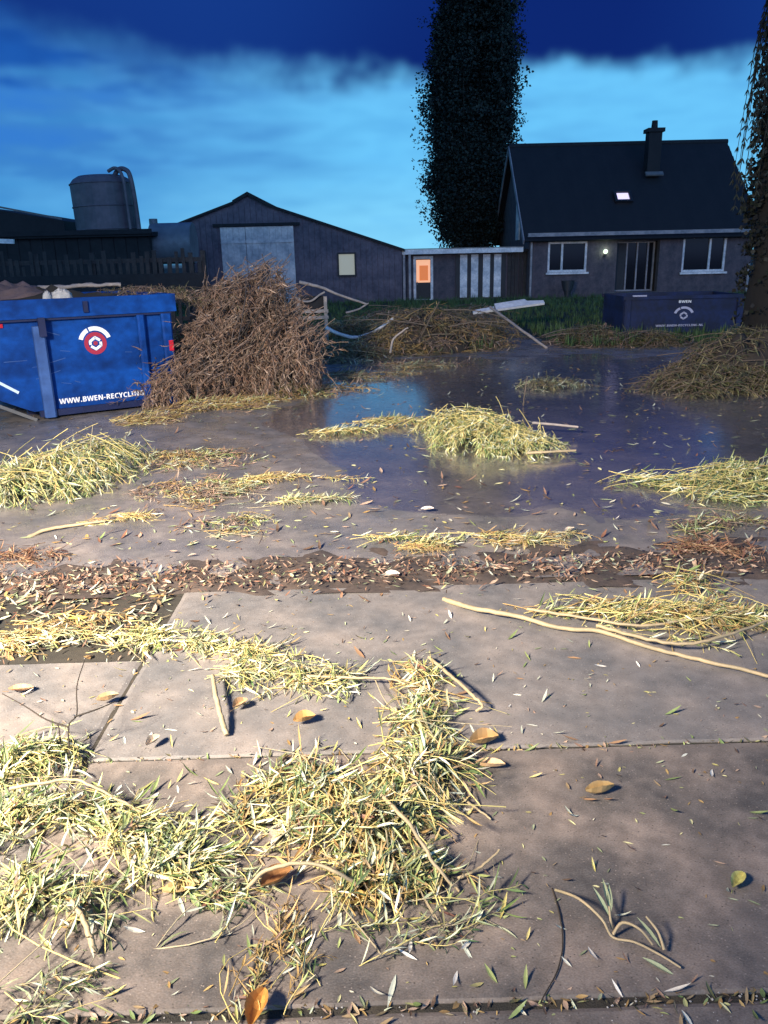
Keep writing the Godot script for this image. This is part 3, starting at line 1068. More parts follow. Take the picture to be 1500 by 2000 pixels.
func farmyard_left() -> void:
	# feed silo on legs, a little out of plumb
	var c := Vector3(-10.030, 0.841, -32.000)
	var t := thing("feed_silo", "grey feed silo standing above the dark sheds", "silo", Vector3(c.x, 0, -32))
	t.rotation_degrees.z = 1.6
	var s := begin()
	var rings := [[1.3, 0.3], [2.1, 1.12], [4.5, 1.12], [4.66, 0.98], [4.76, 0.80], [4.77, 0.0]]
	for i in rings.size() - 1:
		for k in 28:
			var a := TAU * k / 28
			var b := TAU * (k + 1) / 28
			var q := []
			for e in [[i, a], [i + 1, a], [i + 1, b], [i, b]]:
				q.append(Vector3(cos(e[1]) * rings[e[0]][1], rings[e[0]][0], sin(e[1]) * rings[e[0]][1]))
			out_quad(s, q[0], q[1], q[2], q[3], Vector3(0, 3.6, 0))
	put("silo_body", s.commit(), M.silo, t)
	for y in [2.1, 2.9, 3.7, 4.48]:
		put("hoop", torus(1.10, 1.15), M.silo, t, Transform3D(Basis(), Vector3(0, y, 0)))
	for k in 4:
		var a := TAU * (k + 0.5) / 4
		put("leg", box(Vector3(cos(a) * 1.0, 1.25, sin(a) * 1.0), Vector3(0.1, 2.5, 0.1)), M.barn_dark, t)
	put("fill_pipe", pipe(curve([Vector3(0.65, 4.72, 0.4), Vector3(0.85, 4.9, 0.5), Vector3(1.12, 4.88, 0.6), Vector3(1.3, 4.6, 0.7), Vector3(1.36, 3.5, 0.7), Vector3(1.36, 1.0, 0.7)]), 0.085, 0.085, 10), M.silo, t)
	put("fill_pipe", pipe(curve([Vector3(0.5, 4.85, 0.6), Vector3(0.82, 4.93, 0.7), Vector3(1.05, 4.6, 0.8), Vector3(1.08, 3.5, 0.8), Vector3(1.08, 1.0, 0.8)]), 0.06, 0.06, 10), M.silo, t)
	# long low shed, its roof falling to the right
	var a1 := Vector3(-16.075, 4.061, -34.000)
	var a2 := Vector3(-12.543, 3.339, -34.000)
	var h := thing("long_shed", "long dark shed with a low roof at the far left", "shed", Vector3(a1.x, 0, -34))
	var w := a2.x - a1.x
	put("wall", box(Vector3(w / 2, 1.1, -0.1), Vector3(w, 2.2, 0.2)), M.barn_dark, h)
	var r := begin()
	prism(r, [Vector3(-0.3, a1.y, 0.3), Vector3(w + 0.2, a2.y, 0.3), Vector3(w + 0.2, 2.2, 0.3), Vector3(-0.3, 2.2, 0.3)], Vector3(0, 0, -10))
	put("roof", r.commit(), M.roof_dark, h)
	put("roof_edge", box(Vector3(w / 2, (a1.y + a2.y) / 2 + 0.1, 0.34), Vector3(w + 0.4, 0.07, 0.06), Basis(Vector3(0, 0, 1), atan2(a2.y - a1.y, w))), M.zinc, h)
	# second shed, darker and lower, before the silo
	var b1 := Vector3(-12.083, 2.922, -26.000)
	var b2 := Vector3(-6.975, 2.695, -26.000)
	var g := thing("dark_lean_to", "dark lean-to shed in front of the silo", "shed", Vector3(b1.x, 0, -26))
	var gw := b2.x - b1.x
	put("wall", box(Vector3(gw / 2, b1.y * 0.5 - 0.15, -0.1), Vector3(gw, b1.y - 0.3, 0.2)), M.barn_dark, g)
	put("roof", box(Vector3(gw / 2, b2.y - 0.1, -2.4), Vector3(gw + 0.3, 0.12, 5.2), Basis(Vector3.RIGHT, 0.03)), M.roof_dark, g)
	put("eave_board", box(Vector3(gw / 2, b1.y - 0.33, 0.25), Vector3(gw + 0.3, 0.14, 0.05)), M.barn_dark, g)
	var n := 14
	for k in n:
		put("wall_board", box(Vector3((k + 0.5) * gw / n, b1.y * 0.5 - 0.2, 0.012), Vector3(gw / n - 0.03, b1.y - 0.42, 0.022)), M.barn_dark, g)
	# rounded tank on a frame beside the barn
	var k1 := Vector3(-6.522, 2.336, -27.000)
	var tk := thing("rounded_tank", "rounded blue grey tank on a stand left of the barn", "tank", Vector3(k1.x, 0, -27))
	var s3 := begin()
	var rr := 0.62
	tube(s3, [Vector3(-0.62, 2.25, 0), Vector3(-0.58, 2.25, 0), Vector3(0, 2.25, 0), Vector3(0.62, 2.25, 0), Vector3(0.68, 2.25, 0)], rr, rr, 20)
	put("tank_body", s3.commit(), M.tank, tk)
	put("filler_neck", pipe([Vector3(-0.55, 2.8, 0), Vector3(-0.55, 3.0, 0)], 0.13, 0.13, 10), M.tank, tk)
	for q in [-0.5, 0.5]:
		put("stand_leg", box(Vector3(q, 0.85, 0.3), Vector3(0.1, 1.7, 0.1)), M.barn_dark, tk)
		put("stand_leg", box(Vector3(q, 0.85, -0.3), Vector3(0.1, 1.7, 0.1)), M.barn_dark, tk)
	# paling fence
	var f0 := Vector3(-8.475, 1.257, -18.000)
	var f1 := Vector3(-3.745, 1.196, -18.000)
	var fw := f1.x - f0.x
	var fe := thing("paling_fence", "dark upright paling fence behind the blue skip", "fence", Vector3(f0.x, 0, -18))
	for k in 5:
		put("post", box(Vector3(fw * k / 4.0, 0.95, -0.08), Vector3(0.1, 1.9, 0.1)), M.timber, fe)
	for y in [0.5, 1.72]:
		put("rail", box(Vector3(fw / 2, y, -0.015), Vector3(fw, 0.09, 0.03)), M.timber, fe)
	var x := 0.05
	while x < fw:
		var hh := rng.randf_range(1.62, 1.95)
		var lean := rng.randf_range(-0.03, 0.02)
		put("paling", box(Vector3(x, hh / 2 + 0.02, 0.02), Vector3(rng.randf_range(0.06, 0.10), hh, 0.02), Basis(Vector3(0, 0, 1), lean)), M.timber, fe)
		x += rng.randf_range(0.12, 0.18)
	put("bracing_board", box(Vector3(fw * 0.5, 1.2, 0.045), Vector3(fw, 0.5, 0.02)), M.barn_dark, fe)

func torus(r0: float, r1: float) -> TorusMesh:
	var m := TorusMesh.new()
	m.inner_radius = r0
	m.outer_radius = r1
	m.rings = 28
	m.ring_segments = 6
	return m


# ---------------------------------------------------------------- trees
func leaf_cluster(n: int, size: float, color: Color, spread: float) -> ArrayMesh:
	var s := begin()
	for k in n:
		var p := Vector3(rng.randf_range(-1, 1), rng.randf_range(-1, 1), rng.randf_range(-1, 1)) * spread
		var d := Vector3(rng.randf_range(-1, 1), rng.randf_range(-1, 0.6), rng.randf_range(-1, 1)).normalized()
		var side := d.cross(Vector3(rng.randf_range(-1, 1), 1, rng.randf_range(-1, 1))).normalized() * size * 0.45
		s.set_color(jitter(color, 0.4))
		quad(s, p, p + d * size * 0.45 + side, p + d * size, p + d * size * 0.45 - side)
	return s.commit()

func trees() -> void:
	# Lombardy poplar behind the link building
	var b := Vector3(4.521, 2.132, -40.000)
	var t := thing("poplar_tree", "tall dark poplar rising behind the low building", "tree", Vector3(b.x, 0, -40))
	put("trunk", pipe(curve([Vector3(0, 0, 0), Vector3(0.1, 4, 0), Vector3(-0.05, 10, 0), Vector3(0.05, 18, 0)], 4), 0.5, 0.1, 10, 0.08), M.bark_dark, t)
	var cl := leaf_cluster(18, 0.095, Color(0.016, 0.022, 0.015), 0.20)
	var crown_noise := fnl(9, 0.55, 2)
	var places := []
	var rot := RandomNumberGenerator.new()
	rot.seed = 4
	for k in 32:
		var a := rot.randf() * TAU
		var y0 := rot.randf_range(0.9, 6.0)
		var y1 := y0 + rot.randf_range(7.0, 13.0)
		var rad := rot.randf_range(0.5, 1.9)
		var p0 := Vector3(0, y0 - 0.6, 0)
		var p1 := Vector3(cos(a) * rad * 0.75, y0 + 1.6, sin(a) * rad * 0.75)
		var p2 := Vector3(cos(a + 0.1) * rad, (y0 + y1) * 0.5, sin(a + 0.1) * rad)
		var p3 := Vector3(cos(a + 0.2) * rad * 0.8, y1, sin(a + 0.2) * rad * 0.8)
		var pts := curve([p0, p1, p2, p3], 5)
		put("limb", pipe(pts, 0.09, 0.02, 5), M.bark_dark, t)
		for q in 760:
			var u := rot.randf()
			var i := mini(int(u * (pts.size() - 1)), pts.size() - 2)
			var at: Vector3 = pts[i].lerp(pts[i + 1], u * (pts.size() - 1) - i)
			if i < 3 and rot.randf() < 0.6:
				continue
			if crown_noise.get_noise_3dv(at) > 0.4:
				continue
			var g := 0.13 + 0.25 * sin(PI * u)
			at += Vector3(rot.randfn(), rot.randfn() * 1.1, rot.randfn()) * g
			places.append(Transform3D(Basis(Vector3(rot.randf(), 1, rot.randf()).normalized(), rot.randf() * TAU).scaled(Vector3.ONE * rot.randf_range(0.7, 1.5)), at))
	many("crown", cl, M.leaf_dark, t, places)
	# willow at the right edge: trunk wrapped in ivy, long hanging shoots
	var w := thing("willow_tree", "dark willow trunk with hanging shoots at the right edge", "tree", Vector3(5.95, 0, -12.4))
	var tp := curve([Vector3(0.1, -0.05, 0), Vector3(0.0, 1.5, 0), Vector3(-0.05, 4.0, 0), Vector3(0.15, 8.5, 0)], 5)
	put("trunk", pipe(tp, 0.46, 0.33, 14, 0.09), M.bark_black, w)
	var limbs := [[Vector3(0.0, 3.6, 0), Vector3(0.4, 4.6, 0.3), Vector3(0.9, 5.8, 0.6)], [Vector3(0, 4.2, 0), Vector3(-0.2, 5.4, 0.5), Vector3(-0.25, 6.8, 0.9)], [Vector3(0, 5.0, 0), Vector3(0.3, 6.5, -0.4), Vector3(0.2, 8.0, -0.9)]]
	for q in limbs:
		put("limb", pipe(curve(q, 5), 0.17, 0.08, 8, 0.08), M.bark_dark, w)
	var ivy := []
	for k in 2600:
		var y := 8.0 * rot.randf()
		var a := rot.randf() * TAU
		var r := 0.42 + rot.randf() * 0.14 - y * 0.008
		if y > 2.2 and y < 4.6:
			r += 0.10 * rot.randf()
		if y < 1.6 and rot.randf() < 0.7:
			continue
		ivy.append(Transform3D(Basis(Vector3(rot.randf(), 1, rot.randf()).normalized(), rot.randf() * TAU).scaled(Vector3.ONE * rot.randf_range(0.25, 0.6)), Vector3(cos(a) * r, y, sin(a) * r)))
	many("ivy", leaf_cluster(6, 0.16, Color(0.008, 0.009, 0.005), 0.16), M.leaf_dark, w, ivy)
	for k in 26:
		var x := -0.75 + rot.randf() * 0.42
		var z := rot.randf_range(-0.4, 0.7)
		var top := rot.randf_range(4.6, 5.6)
		var low := rot.randf_range(2.2, 4.0)
		var s := begin()
		s.set_color(Color(0.02, 0.018, 0.01))
		var pts := curve([Vector3(x + 0.5, top + 0.35, z * 0.5), Vector3(x + 0.12, top, z), Vector3(x, (top + low) / 2, z), Vector3(x - 0.07, low, z)], 6)
		tube(s, pts, 0.008, 0.003, 4)
		for i in range(3, pts.size()):
			for e in 3:
				var d := Vector3(rot.randf_range(-1, 1), -1.4, rot.randf_range(-1, 1)).normalized()
				leaf(s, pts[i], d, Vector3(0, 0.3, 1), 0.10, 0.016, 0.2, 0.3, Color(0.02, 0.024, 0.012))
		put("hanging_shoot", s.commit(), M.leaf_dark, w)


# ---------------------------------------------------------------- skips
func emblem(parent: Node3D, at: Vector3, r: float, white: Material, red: Material, squash: float) -> void:
	var e := Node3D.new()
	e.name = "emblem"
	e.position = at
	parent.add_child(e)
	var s := begin()
	arc(s, Vector3.ZERO, r * 0.98, r * 1.30, 20, 110, squash)
	arc(s, Vector3.ZERO, r * 0.98, r * 1.30, 116, 162, squash)
	put("white_arch", s.commit(), white, e)
	if red:
		var s2 := begin()
		arc(s2, Vector3.ZERO, r * 0.55, r * 0.86, 0, 360, squash, 36)
		arc(s2, Vector3.ZERO, 0.0, r * 0.17, 0, 360, squash, 16)
		put("red_disc", s2.commit(), red, e)
	# two bent arrows chasing each other
	var s3 := begin()
	var k := r * 0.40
	for sg in [1.0, -1.0]:
		var pts := [Vector3(-k, -0.12 * k, 0.002), Vector3(-k, 0.42 * k, 0.002), Vector3(0, 1.12 * k, 0.002), Vector3(0.82 * k, 0.58 * k, 0.002)]
		for i in pts.size():
			pts[i] = Vector3(pts[i].x * sg, pts[i].y * sg * squash, 0.002)
		ribbon(s3, pts, r * 0.2)
	put("white_arrows", s3.commit(), white, e)

func lettering(parent: Node3D, called: String, text: String, at: Vector3, width: float, height: float, m: Material) -> void:
	var f := SystemFont.new()
	f.font_names = PackedStringArray(["Droid Sans"])
	f.font_weight = 700
	var t := TextMesh.new()
	t.text = text
	t.font = f
	t.font_size = 32
	t.pixel_size = 0.01
	t.depth = 0.02
	t.horizontal_alignment = HORIZONTAL_ALIGNMENT_LEFT
	t.vertical_alignment = VERTICAL_ALIGNMENT_BOTTOM
	var box_ := t.get_aabb()
	var o := put(called, t, m, parent)
	o.scale = Vector3(width / maxf(0.01, box_.size.x), height / maxf(0.01, box_.size.y), 0.2)
	o.position = at - Vector3(box_.position.x * o.scale.x, box_.position.y * o.scale.y, 0)

func skips() -> void:
	# big skip on the left; x runs along its long side, z faces out
	var c := thing("blue_skip", "large blue steel skip with white and red round emblem", "skip", Vector3(-3.75, 0, -9.02), deg_to_rad(33.0))
	var H := 1.31
	var X0 := -1.9
	var X1 := 1.5
	var D := 1.9
	var prof := [Vector3(X1, 0.1, 0), Vector3(X1, H, 0), Vector3(X0, H, 0), Vector3(X0, 0.95, 0), Vector3(-0.16, 0.1, 0)]
	var s := begin()
	prism(s, prof, Vector3(0, 0, -0.03))
	put("side_panel", s.commit(), M.skip_blue, c)
	s = begin()
	prism(s, prof, Vector3(0, 0, 0.03))
	put("side_panel", s.commit(), M.skip_blue, c, Transform3D(Basis(), Vector3(0, 0, -D)))
	put("end_panel", box(Vector3(X1 - 0.02, 0.7, -D / 2), Vector3(0.04, 1.2, D - 0.07)), M.skip_blue, c)
	put("end_panel", box(Vector3(X0 + 0.02, 1.12, -D / 2), Vector3(0.04, 0.36, D - 0.07)), M.skip_blue, c)
	put("floor_plate", box(Vector3((X1 - 0.16) / 2, 0.12, -D / 2), Vector3(X1 + 0.1, 0.04, D - 0.08)), M.skip_edge, c)
	var sl := atan2(0.85, 1.74)
	put("sloping_floor", box(Vector3((X0 - 0.16) / 2, 0.54, -D / 2), Vector3(Vector2(1.74, 0.85).length() - 0.06, 0.04, D - 0.08), Basis(Vector3(0, 0, 1), -sl)), M.skip_edge, c)
	for z in [0.035, -D - 0.035]:
		put("top_rim", box(Vector3((X0 + X1) / 2, H - 0.10, z), Vector3(X1 - X0, 0.20, 0.07)), M.skip_blue, c)
	for x in [X0 - 0.03, X1 + 0.03]:
		put("top_rim", box(Vector3(x, H - 0.10, -D / 2), Vector3(0.06, 0.2, D + 0.14)), M.skip_blue, c)
	put("rim_lip", box(Vector3((X0 + X1) / 2, H - 0.215, 0.03), Vector3(X1 - X0, 0.02, 0.05)), M.skip_edge, c)
	# upright ribs, highlight of the near one put in as paler paint
	put("rib", chamfered(Vector3(0.0, 0.53, 0.05), Vector3(0.125, 1.0, 0.096), 0.02), M.skip_blue_worn_lit, c)
	put("rib", chamfered(Vector3(1.13, 0.56, 0.04), Vector3(0.09, 1.06, 0.076), 0.02), M.skip_blue, c)
	put("rib", chamfered(Vector3(1.43, 0.56, 0.045), Vector3(0.12, 1.06, 0.086), 0.02), M.skip_blue, c)
	put("lug", box(Vector3(0.03, 1.02, 0.115), Vector3(0.07, 0.2, 0.05)), M.skip_edge, c)
	put("lug", box(Vector3(0.52, 1.21, 0.085), Vector3(0.05, 0.12, 0.03)), M.skip_edge, c)
	# slanting stiffener at the end of the panel
	put("slanting_flange", box(Vector3(-0.56, 0.87, 0.03), Vector3(0.05, 0.5, 0.06), Basis(Vector3(0, 0, 1), -0.5)), M.skip_edge, c)
	put("bottom_rail", box(Vector3(X1 / 2 - 0.05, 0.07, 0.0), Vector3(X1 + 0.1, 0.07, 0.08)), M.skip_edge, c)
	put("bottom_strut", box(Vector3(-0.42, 0.16, 0.02), Vector3(0.62, 0.035, 0.05), Basis(Vector3(0, 0, 1), -0.5)), M.zinc, c)
	put("scraped_highlight_edge", box(Vector3(-0.46, 0.45, 0.008), Vector3(0.42, 0.03, 0.012), Basis(Vector3(0, 0, 1), -0.62)), M.scrape_highlight, c)  # scraped strip with the strut highlight painted in as pale colour
	put("reflector", box(Vector3(-0.42, 1.05, 0.012), Vector3(0.15, 0.04, 0.02)), M.reflector, c)
	put("reflector", box(Vector3(1.45, 0.72, 0.095), Vector3(0.05, 0.12, 0.012)), M.reflector, c)
	for k in 9:
		var sx := rng.randf_range(-0.4, 1.0)
		var sy := rng.randf_range(0.3, 1.0)
		put("scratch", box(Vector3(sx if absf(sx - 0.6) > 0.25 else sx - 0.4, sy, 0.0015), Vector3(rng.randf_range(0.06, 0.3), rng.randf_range(0.003, 0.008), 0.003), Basis(Vector3(0, 0, 1), rng.randf_range(-0.5, 0.3))), M.skip_blue_worn_lit, c)
	put("skid", box(Vector3(0.8, 0.03, -0.5), Vector3(1.9, 0.08, 0.1)), M.skip_edge, c)
	put("skid", box(Vector3(0.8, 0.03, -1.4), Vector3(1.9, 0.08, 0.1)), M.skip_edge, c)
	emblem(c, Vector3(0.60, 0.80, 0.004), 0.145, M.print_white, M.print_red, 1.0)
	lettering(c, "lettering", "WWW.BWEN-RECYCLING.NL", Vector3(0.12, 0.155, 0.004), 1.1, 0.058, M.print_white)
	# what lies in it
	var cx := Transform3D(Basis(Vector3.UP, deg_to_rad(33.0)), Vector3(-3.75, 0, -9.02))
	single("soil_load", mound(1.55, 0.85, 0.34, 21, 0.7, 0.3), M.soil, "dark heap of soil and brush filling the large skip", "soil heap", cx * Transform3D(Basis(), Vector3(0.2, 1.02, -0.95)))
	single("pink_rubble_heap", mound(0.75, 0.5, 0.27, 23, 0.8, 0.25), M.pink_soil, "pinkish rubble heap showing above the skip at the left edge", "rubble heap", cx * Transform3D(Basis(), Vector3(-0.12, 1.2, -1.0)))
	var s1 := sphere(0.06)
	single("pale_stone", mound(0.05, 0.05, 0.085, 27, 0.5, 0.2), M.stone, "small white round stone on the rim of the skip", "stone", cx * Transform3D(Basis(), Vector3(0.16, H, -0.05)))
	single("pale_stone", mound(0.12, 0.08, 0.10, 28, 0.5, 0.3), M.stone, "wider pale lump of rubble right of the white stone", "stone", cx * Transform3D(Basis(), Vector3(0.32, H, -0.08)))
	single("pale_beam", pipe(stick_points([Vector3(0.12, 1.40, -1.3), Vector3(0.5, 1.39, -1.3), Vector3(0.9, 1.40, -1.3), Vector3(1.3, 1.40, -1.2)], 0.016, 8), 0.03, 0.022, 8, 0.25), M.pale_timber, "long pale log lying across the load of the skip", "log", cx)
	# dark skip on the right before the house
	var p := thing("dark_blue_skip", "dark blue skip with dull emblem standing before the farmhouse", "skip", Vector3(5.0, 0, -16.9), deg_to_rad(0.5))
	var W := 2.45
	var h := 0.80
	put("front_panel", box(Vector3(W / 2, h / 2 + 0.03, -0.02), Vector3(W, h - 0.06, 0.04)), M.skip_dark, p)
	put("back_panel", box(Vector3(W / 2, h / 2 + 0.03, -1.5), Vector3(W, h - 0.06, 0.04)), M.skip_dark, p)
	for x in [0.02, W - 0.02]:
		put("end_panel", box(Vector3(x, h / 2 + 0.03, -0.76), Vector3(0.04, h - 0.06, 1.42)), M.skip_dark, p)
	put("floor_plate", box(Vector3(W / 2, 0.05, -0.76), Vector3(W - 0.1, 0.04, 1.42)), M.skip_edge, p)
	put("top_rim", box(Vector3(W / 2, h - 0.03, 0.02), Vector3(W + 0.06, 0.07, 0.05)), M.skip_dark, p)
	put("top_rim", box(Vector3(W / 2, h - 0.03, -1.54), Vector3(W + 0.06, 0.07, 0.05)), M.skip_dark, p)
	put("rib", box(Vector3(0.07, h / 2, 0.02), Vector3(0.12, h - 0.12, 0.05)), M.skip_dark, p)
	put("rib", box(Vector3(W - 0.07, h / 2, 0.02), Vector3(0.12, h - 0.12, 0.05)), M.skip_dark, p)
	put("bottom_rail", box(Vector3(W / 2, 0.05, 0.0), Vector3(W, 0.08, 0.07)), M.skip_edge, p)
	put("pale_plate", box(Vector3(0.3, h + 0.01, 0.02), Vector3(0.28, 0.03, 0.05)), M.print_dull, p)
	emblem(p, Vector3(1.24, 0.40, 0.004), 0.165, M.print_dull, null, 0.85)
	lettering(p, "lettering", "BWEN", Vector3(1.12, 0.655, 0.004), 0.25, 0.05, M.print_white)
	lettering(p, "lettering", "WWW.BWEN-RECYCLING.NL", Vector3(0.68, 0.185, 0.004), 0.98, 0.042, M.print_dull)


# ---------------------------------------------------------------- far things in the middle ground
func far_things() -> void:
	# white board thrown on the brush, with a pole leaning on it
	var a := Vector3(1.927, 0.513, -17.000)
	var b := Vector3(3.426, 0.664, -17.200)
	var t := (b - a)
	var s := begin()
	var o := thing("white_board", "long torn white board lying on the brush before the house", "board", a)
	var pts := [[0.0, 0.08], [0.3, 0.12], [0.32, 0.22], [0.75, 0.24], [0.78, 0.16], [1.0, 0.10]]
	for i in pts.size() - 1:
		var p: Vector3 = t * pts[i][0]
		var q: Vector3 = t * pts[i + 1][0]
		var w0: float = pts[i][1]
		var w1: float = pts[i + 1][1]
		if absf(pts[i][0] - pts[i + 1][0]) < 0.03:
			continue
		prism(s, [p + Vector3(0, 0, 0.02), q + Vector3(0, 0, 0.02), q + Vector3(0, w1 * 0.45, -w1 * 1.3), p + Vector3(0, w0 * 0.45, -w0 * 1.3)], Vector3(0, 0.04, 0.02))
	put("board_sheet", s.commit(), M.white_board, o)
	stick("leaning_pole", "thin grey pole slanting down from the white board", "pole", [Vector3(2.283, 0.648, -17.000), Vector3(2.661, 0.325, -15.800), Vector3(3.086, 0.000, -15.101)], 0.03, 0.025, M.pale_timber, 0.004)
	stick("bowed_pale_branch", "white bowed branch curved like a hammock over the brush", "branch", [Vector3(-1.001, 0.454, -15.200), Vector3(-0.760, 0.337, -15.200), Vector3(-0.461, 0.256, -15.300), Vector3(-0.115, 0.343, -15.400), Vector3(0.256, 0.571, -15.500)], 0.038, 0.024, M.white_board, 0.004)
	stick("long_grey_branch", "long grey branch slanting down right from the timber frame", "branch", [Vector3(-1.526, 1.254, -16.000), Vector3(-1.119, 1.151, -16.000), Vector3(-0.791, 1.011, -16.000), Vector3(-0.245, 0.818, -16.000)], 0.035, 0.02, M.pale_timber, 0.005)
	stick("short_grey_branch", "short grey branch rising right beside the barn foot", "branch", [Vector3(-0.646, 0.663, -16.000), Vector3(-0.406, 0.725, -16.000), Vector3(-0.205, 0.836, -16.000)], 0.022, 0.015, M.pale_timber, 0.004)
	# timber frame beside the brown heap
	var f0 := Vector3(-1.514, 0.769, -15.500)
	var f1 := Vector3(-1.005, 0.786, -15.500)
	var fr := thing("timber_frame", "weathered timber rail frame right behind the brown heap", "rail frame", Vector3(f0.x, 0, -15.5))
	var fw := f1.x - f0.x
	put("post", box(Vector3(0, 0.5, 0), Vector3(0.09, 1.0, 0.09)), M.pale_timber, fr)
	put("post", box(Vector3(fw, 0.5, 0), Vector3(0.06, 1.0, 0.06)), M.pale_timber, fr)
	for y in [0.62, 0.74]:
		put("rail", box(Vector3(fw / 2, y, 0.04), Vector3(fw + 0.1, 0.06, 0.03), Basis(Vector3(0, 0, 1), rng.randf_range(-0.03, 0.03))), M.pale_timber, fr)
	put("bent_rail", pipe(curve([Vector3(0, 0.94, 0.05), Vector3(fw * 0.45, 0.92, 0.05), Vector3(fw * 0.8, 1.03, 0.05), Vector3(fw, 1.08, 0.05)]), 0.02, 0.02, 6), M.pale_timber, fr)
	put("dark_board", box(Vector3(fw / 2, 0.85, -0.06), Vector3(fw, 0.32, 0.02)), M.barn_dark, fr)
	# planter under the house window
	var pb := Vector3(7.024, 0.169, -31.000)
	var pl := thing("garden_urn", "dark green garden urn under the left house window", "urn", Vector3(pb.x, 0, -31))
	put("foot", box(Vector3(0, 0.06, 0), Vector3(0.34, 0.12, 0.34)), M.dark_paint, pl)
	put("stem", pipe([Vector3(0, 0.12, 0), Vector3(0, 0.35, 0)], 0.1, 0.13, 10), M.dark_paint, pl)
	put("bowl", pipe([Vector3(0, 0.35, 0), Vector3(0, 0.5, 0), Vector3(0, 0.72, 0)], 0.16, 0.25, 12), M.dark_paint, pl)
	# white board end at the far left
	single("small_white_board", box(Vector3.ZERO, Vector3(0.5, 0.09, 0.06), Basis(Vector3(0, 0, 1), -0.05)), M.white_board, "short white board on the fence top at the left edge", "board", Transform3D(Basis(), Vector3(-7.906, 2.172, -17.900)))
	# leafless sticks poking up
	stick("upright_stem", "thin grey stem standing upright by the dark sprig", "twig", [Vector3(1.632, 0.000, -9.192), Vector3(1.634, 0.174, -9.100), Vector3(1.661, 0.340, -9.150)], 0.009, 0.005, M.bark_mid, 0.004)
	stick("bare_upright_branch", "bare grey branch standing at the right side of brown heap", "branch", [Vector3(-1.336, 0.000, -11.557), Vector3(-1.130, 0.387, -11.000), Vector3(-1.033, 0.733, -10.900), Vector3(-1.020, 1.068, -10.800)], 0.022, 0.012, M.bark_mid, 0.012)
	stick("forked_branch_foot", "forked grey twig at the right foot of brown heap", "branch", [Vector3(-1.298, 0.000, -11.402), Vector3(-1.085, 0.258, -11.200), Vector3(-0.933, 0.348, -11.300), Vector3(-0.834, 0.486, -11.300)], 0.018, 0.008, M.bark_mid, 0.01)
	stick("pale_fork_in_brush", "pale forked stick leaning in the middle brush heap", "branch", [Vector3(0.163, 0.155, -13.600), Vector3(0.218, 0.355, -13.600), Vector3(0.339, 0.469, -13.600), Vector3(0.459, 0.550, -13.600)], 0.022, 0.012, M.pale_timber, 0.008)


